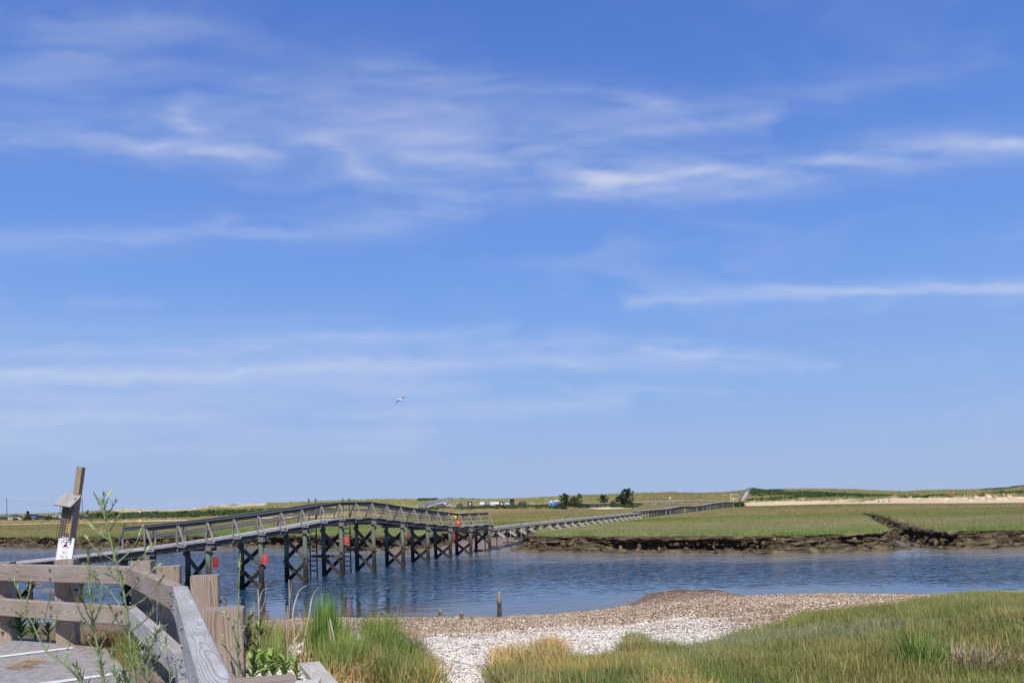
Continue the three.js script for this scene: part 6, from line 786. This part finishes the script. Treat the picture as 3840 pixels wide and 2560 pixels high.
weed('tall_weed', [{ pts: [[405, 2720], [388, 2560], [374, 2470], [350, 2350], [338, 2250], [330, 2160], [328, 2070]], r: 6, leaf: .085, dens: 2, br: [[[350, 2340], [318, 2280], [312, 2215]], [[356, 2370], [300, 2300], [290, 2250]], [[345, 2290], [360, 2220], [352, 2150]], [[368, 2440], [410, 2360], [438, 2306]], [[372, 2460], [320, 2390], [300, 2330]], [[350, 2330], [380, 2260], [382, 2200]]], bd: 1.3 }], 4.9, 72, 'dense feathery weed left of the tallest one, crossing both planks');
weed('tall_weed', [{ pts: [[330, 2640], [300, 2555], [240, 2488], [172, 2441], [146, 2395], [118, 2335], [100, 2300], [86, 2262], [50, 2178]], r: 5, leaf: .07, dens: .45, br: [[[146, 2395], [165, 2320], [190, 2232]], [[100, 2305], [60, 2295], [24, 2285]], [[95, 2285], [105, 2230], [114, 2182]], [[172, 2441], [195, 2380], [212, 2312]], [[240, 2488], [258, 2420], [270, 2380]], [[120, 2340], [90, 2320], [62, 2300]], [[300, 2555], [262, 2500], [250, 2440]]] }], 5.2, 73, 'sparse feathery weed leaning left over the asphalt');
weed('tall_weed', [{ pts: [[560, 2720], [552, 2560], [548, 2470], [575, 2400], [592, 2368]], r: 5, leaf: .12, dens: 1.8, br: [[[550, 2490], [520, 2430], [505, 2390]], [[552, 2540], [590, 2470], [612, 2420]], [[556, 2590], [530, 2500], [536, 2450]]], bd: 1.5 }, { pts: [[640, 2720], [640, 2600], [632, 2500], [618, 2390]], r: 4, leaf: .09, dens: 1.4 }], 4.3, 74, 'silvery leaved weed between the tallest weed and the near plank', { tone: [.30, .34, .22], tip: [.5, .52, .38], lw: .085 });
weed('tall_weed', [{ pts: [[460, 2720], [440, 2600], [430, 2520], [415, 2450]], r: 4, leaf: .1, dens: 2 }, { pts: [[350, 2740], [345, 2620], [300, 2540], [285, 2500]], r: 4, leaf: .1, dens: 1.6 }, { pts: [[490, 2740], [480, 2600], [462, 2530]], r: 4, leaf: .11, dens: 2.2 }], 4.2, 75, 'low feathery weeds along the bottom edge below the tall ones', { tone: [.13, .2, .07] });
weed('tall_weed', [{ pts: [[894, 2720], [893, 2560], [892, 2430], [892, 2300], [896, 2180], [898, 2092]], r: 5, leaf: .06, dens: .5, bd: .4, br: [[[893, 2420], [860, 2330], [836, 2300]], [[893, 2500], [840, 2420], [832, 2380]], [[893, 2390], [920, 2350], [934, 2310]]] }], 4.0, 76, 'single straight green stem standing in front of the nearest post', { tone: [.24, .27, .10], lw: .16 });
weed('leafy_weed', [{ pts: [[930, 2700], [915, 2500], [925, 2400], [936, 2312]], r: 4, leaf: .1, dens: 1.5 }, { pts: [[950, 2700], [950, 2520], [965, 2400], [972, 2330]], r: 4, leaf: .09, dens: 1.4 }, { pts: [[900, 2720], [880, 2560], [870, 2480]], r: 4, leaf: .11, dens: 1.8 }], 4.6, 77, 'leafy green weed right behind the nearest post', { tone: [.2, .27, .09], lw: .16 });
// broad leaved plants
function broad(px, py, d, n, L, seed, label, tone = [.19, .31, .055]) { const r = rng(seed), base = at(px, py, d); const t = thing('broadleaf_plant', base, label, 'plant'), sm = new MB(); sm.tube([V(0, -.25, 0), V(.01, L * 1.3, 0)], .008, 6, [.16, .2, .08]); part('stem', sm.geo(), stemMat, t);
  for (let i = 0; i < n; i++) { const a = i * 2.4 + r(), h = L * 1.25 * i / n, e = new THREE.Vector3(Math.cos(a), .9 + r() * .8, Math.sin(a)).normalize(), m = new MB(), k = .75 + r() * .6; m.blade(new THREE.Vector3(0, h * .8, 0), e, L * (.6 + r() * .45), L * .17, 1.1, 5, tone.map((q) => q * k), null, 1); part('leaf', m.geo(), weedMat, t); } return t; }
broad(985, 2552, 6.6, 15, .2, 81, 'bright broad leaved plant, tallest of the group right of the nearest post'); broad(1020, 2545, 6.8, 14, .2, 82, 'bright broad leaved plant in the middle of the group by the timber edging'); broad(1065, 2556, 6.7, 13, .17, 83, 'broad leaved plant touching the timber edging'); broad(945, 2565, 6.3, 13, .18, 84, 'broad leaved plant closest to the nearest post'); broad(1110, 2545, 7.0, 14, .15, 85, 'smallest broad leaved plant left of the plank end');
broad(20, 2395, 9.7, 22, .24, 86, 'dark leafy plant at the left edge under the lower plank', [.09, .16, .035]); broad(75, 2398, 9.6, 22, .24, 87, 'leafy plant under the lower plank, second from the left edge', [.09, .16, .035]); broad(130, 2400, 9.6, 20, .2, 88, 'leafy plant under the lower plank beside the far left post', [.10, .17, .04]); broad(178, 2404, 9.5, 18, .17, 89, 'small leafy plant by the foot of the post on the asphalt edge', [.11, .17, .045]);
// dry stalks
function stalk(pts, d, rad, tone, label, br = []) { const base = at(...pts[0], d), t = thing('dry_stalk', base, label, 'stalk'), m = new MB(), P = (p, i) => at(p[0], p[1], d + .05 * Math.sin(i * 3)).sub(base); const c = new THREE.CatmullRomCurve3(pts.map(P)); m.tube(c.getPoints(24), (q) => rad * (1 - .6 * q), 6, tone); part('stem', m.geo(), stemMat, t); for (const b of br) { const k = new MB(), cc = new THREE.CatmullRomCurve3(b.map(P)); k.tube(cc.getPoints(12), (q) => rad * .6 * (1 - .6 * q), 5, tone); part('branch', k.geo(), stemMat, t); } return t; }
const pale = [.56, .45, .33], tan = [.42, .32, .22];
stalk([[1246, 2530], [1240, 2420], [1232, 2330]], 8.3, .011, pale, 'pale bare stalk, left of a pair standing before the tall green grass'); stalk([[1262, 2545], [1258, 2440], [1245, 2360], [1236, 2320]], 8.1, .013, pale, 'pale bare stalk, right of a pair standing before the tall green grass', [[[1259, 2430], [1268, 2416], [1288, 2414]]]);
stalk([[1086, 2500], [1082, 2380], [1084, 2250], [1083, 2172]], 8, .01, tan, 'straight tan stalk reaching the third bridge bent', [[[1084, 2260], [1090, 2220], [1092, 2185]]]); stalk([[1110, 2510], [1105, 2400], [1098, 2300], [1122, 2215], [1148, 2195]], 8, .01, pale, 'pale stalk whose tip bows over to the right'); stalk([[1125, 2500], [1140, 2400], [1160, 2300], [1172, 2235], [1192, 2204]], 8, .01, pale, 'long pale stalk slanting up to the right through the tall grass'); stalk([[972, 2500], [972, 2400], [970, 2280], [968, 2210], [976, 2190]], 8, .011, tan, 'tan stalk with a forked tip in front of the second bridge bent', [[[970, 2260], [984, 2215], [1000, 2204]], [[971, 2300], [990, 2260], [998, 2190]]]); stalk([[1075, 2530], [1078, 2440], [1074, 2360], [1078, 2270]], 7.6, .009, tan, 'thin tan stalk among the broad leaved plants'); stalk([[1080, 2440], [1130, 2350], [1122, 2300]], 7.8, .01, pale, 'short pale stalk leaning across the tan ones'); stalk([[1290, 2545], [1330, 2510], [1376, 2482]], 7.6, .01, tan, 'tan twig lying slantwise at the foot of the grass clump'); stalk([[948, 2480], [948, 2360], [954, 2256]], 8.2, .008, tan, 'slim dry stalk just right of the nearest post', [[[950, 2330], [940, 2290], [944, 2262]]]); stalk([[842, 2275], [846, 2250], [836, 2238]], 7.2, .012, [.16, .12, .08], 'short brown seed head showing above the nearest post');

renderer.render(scene, camera);
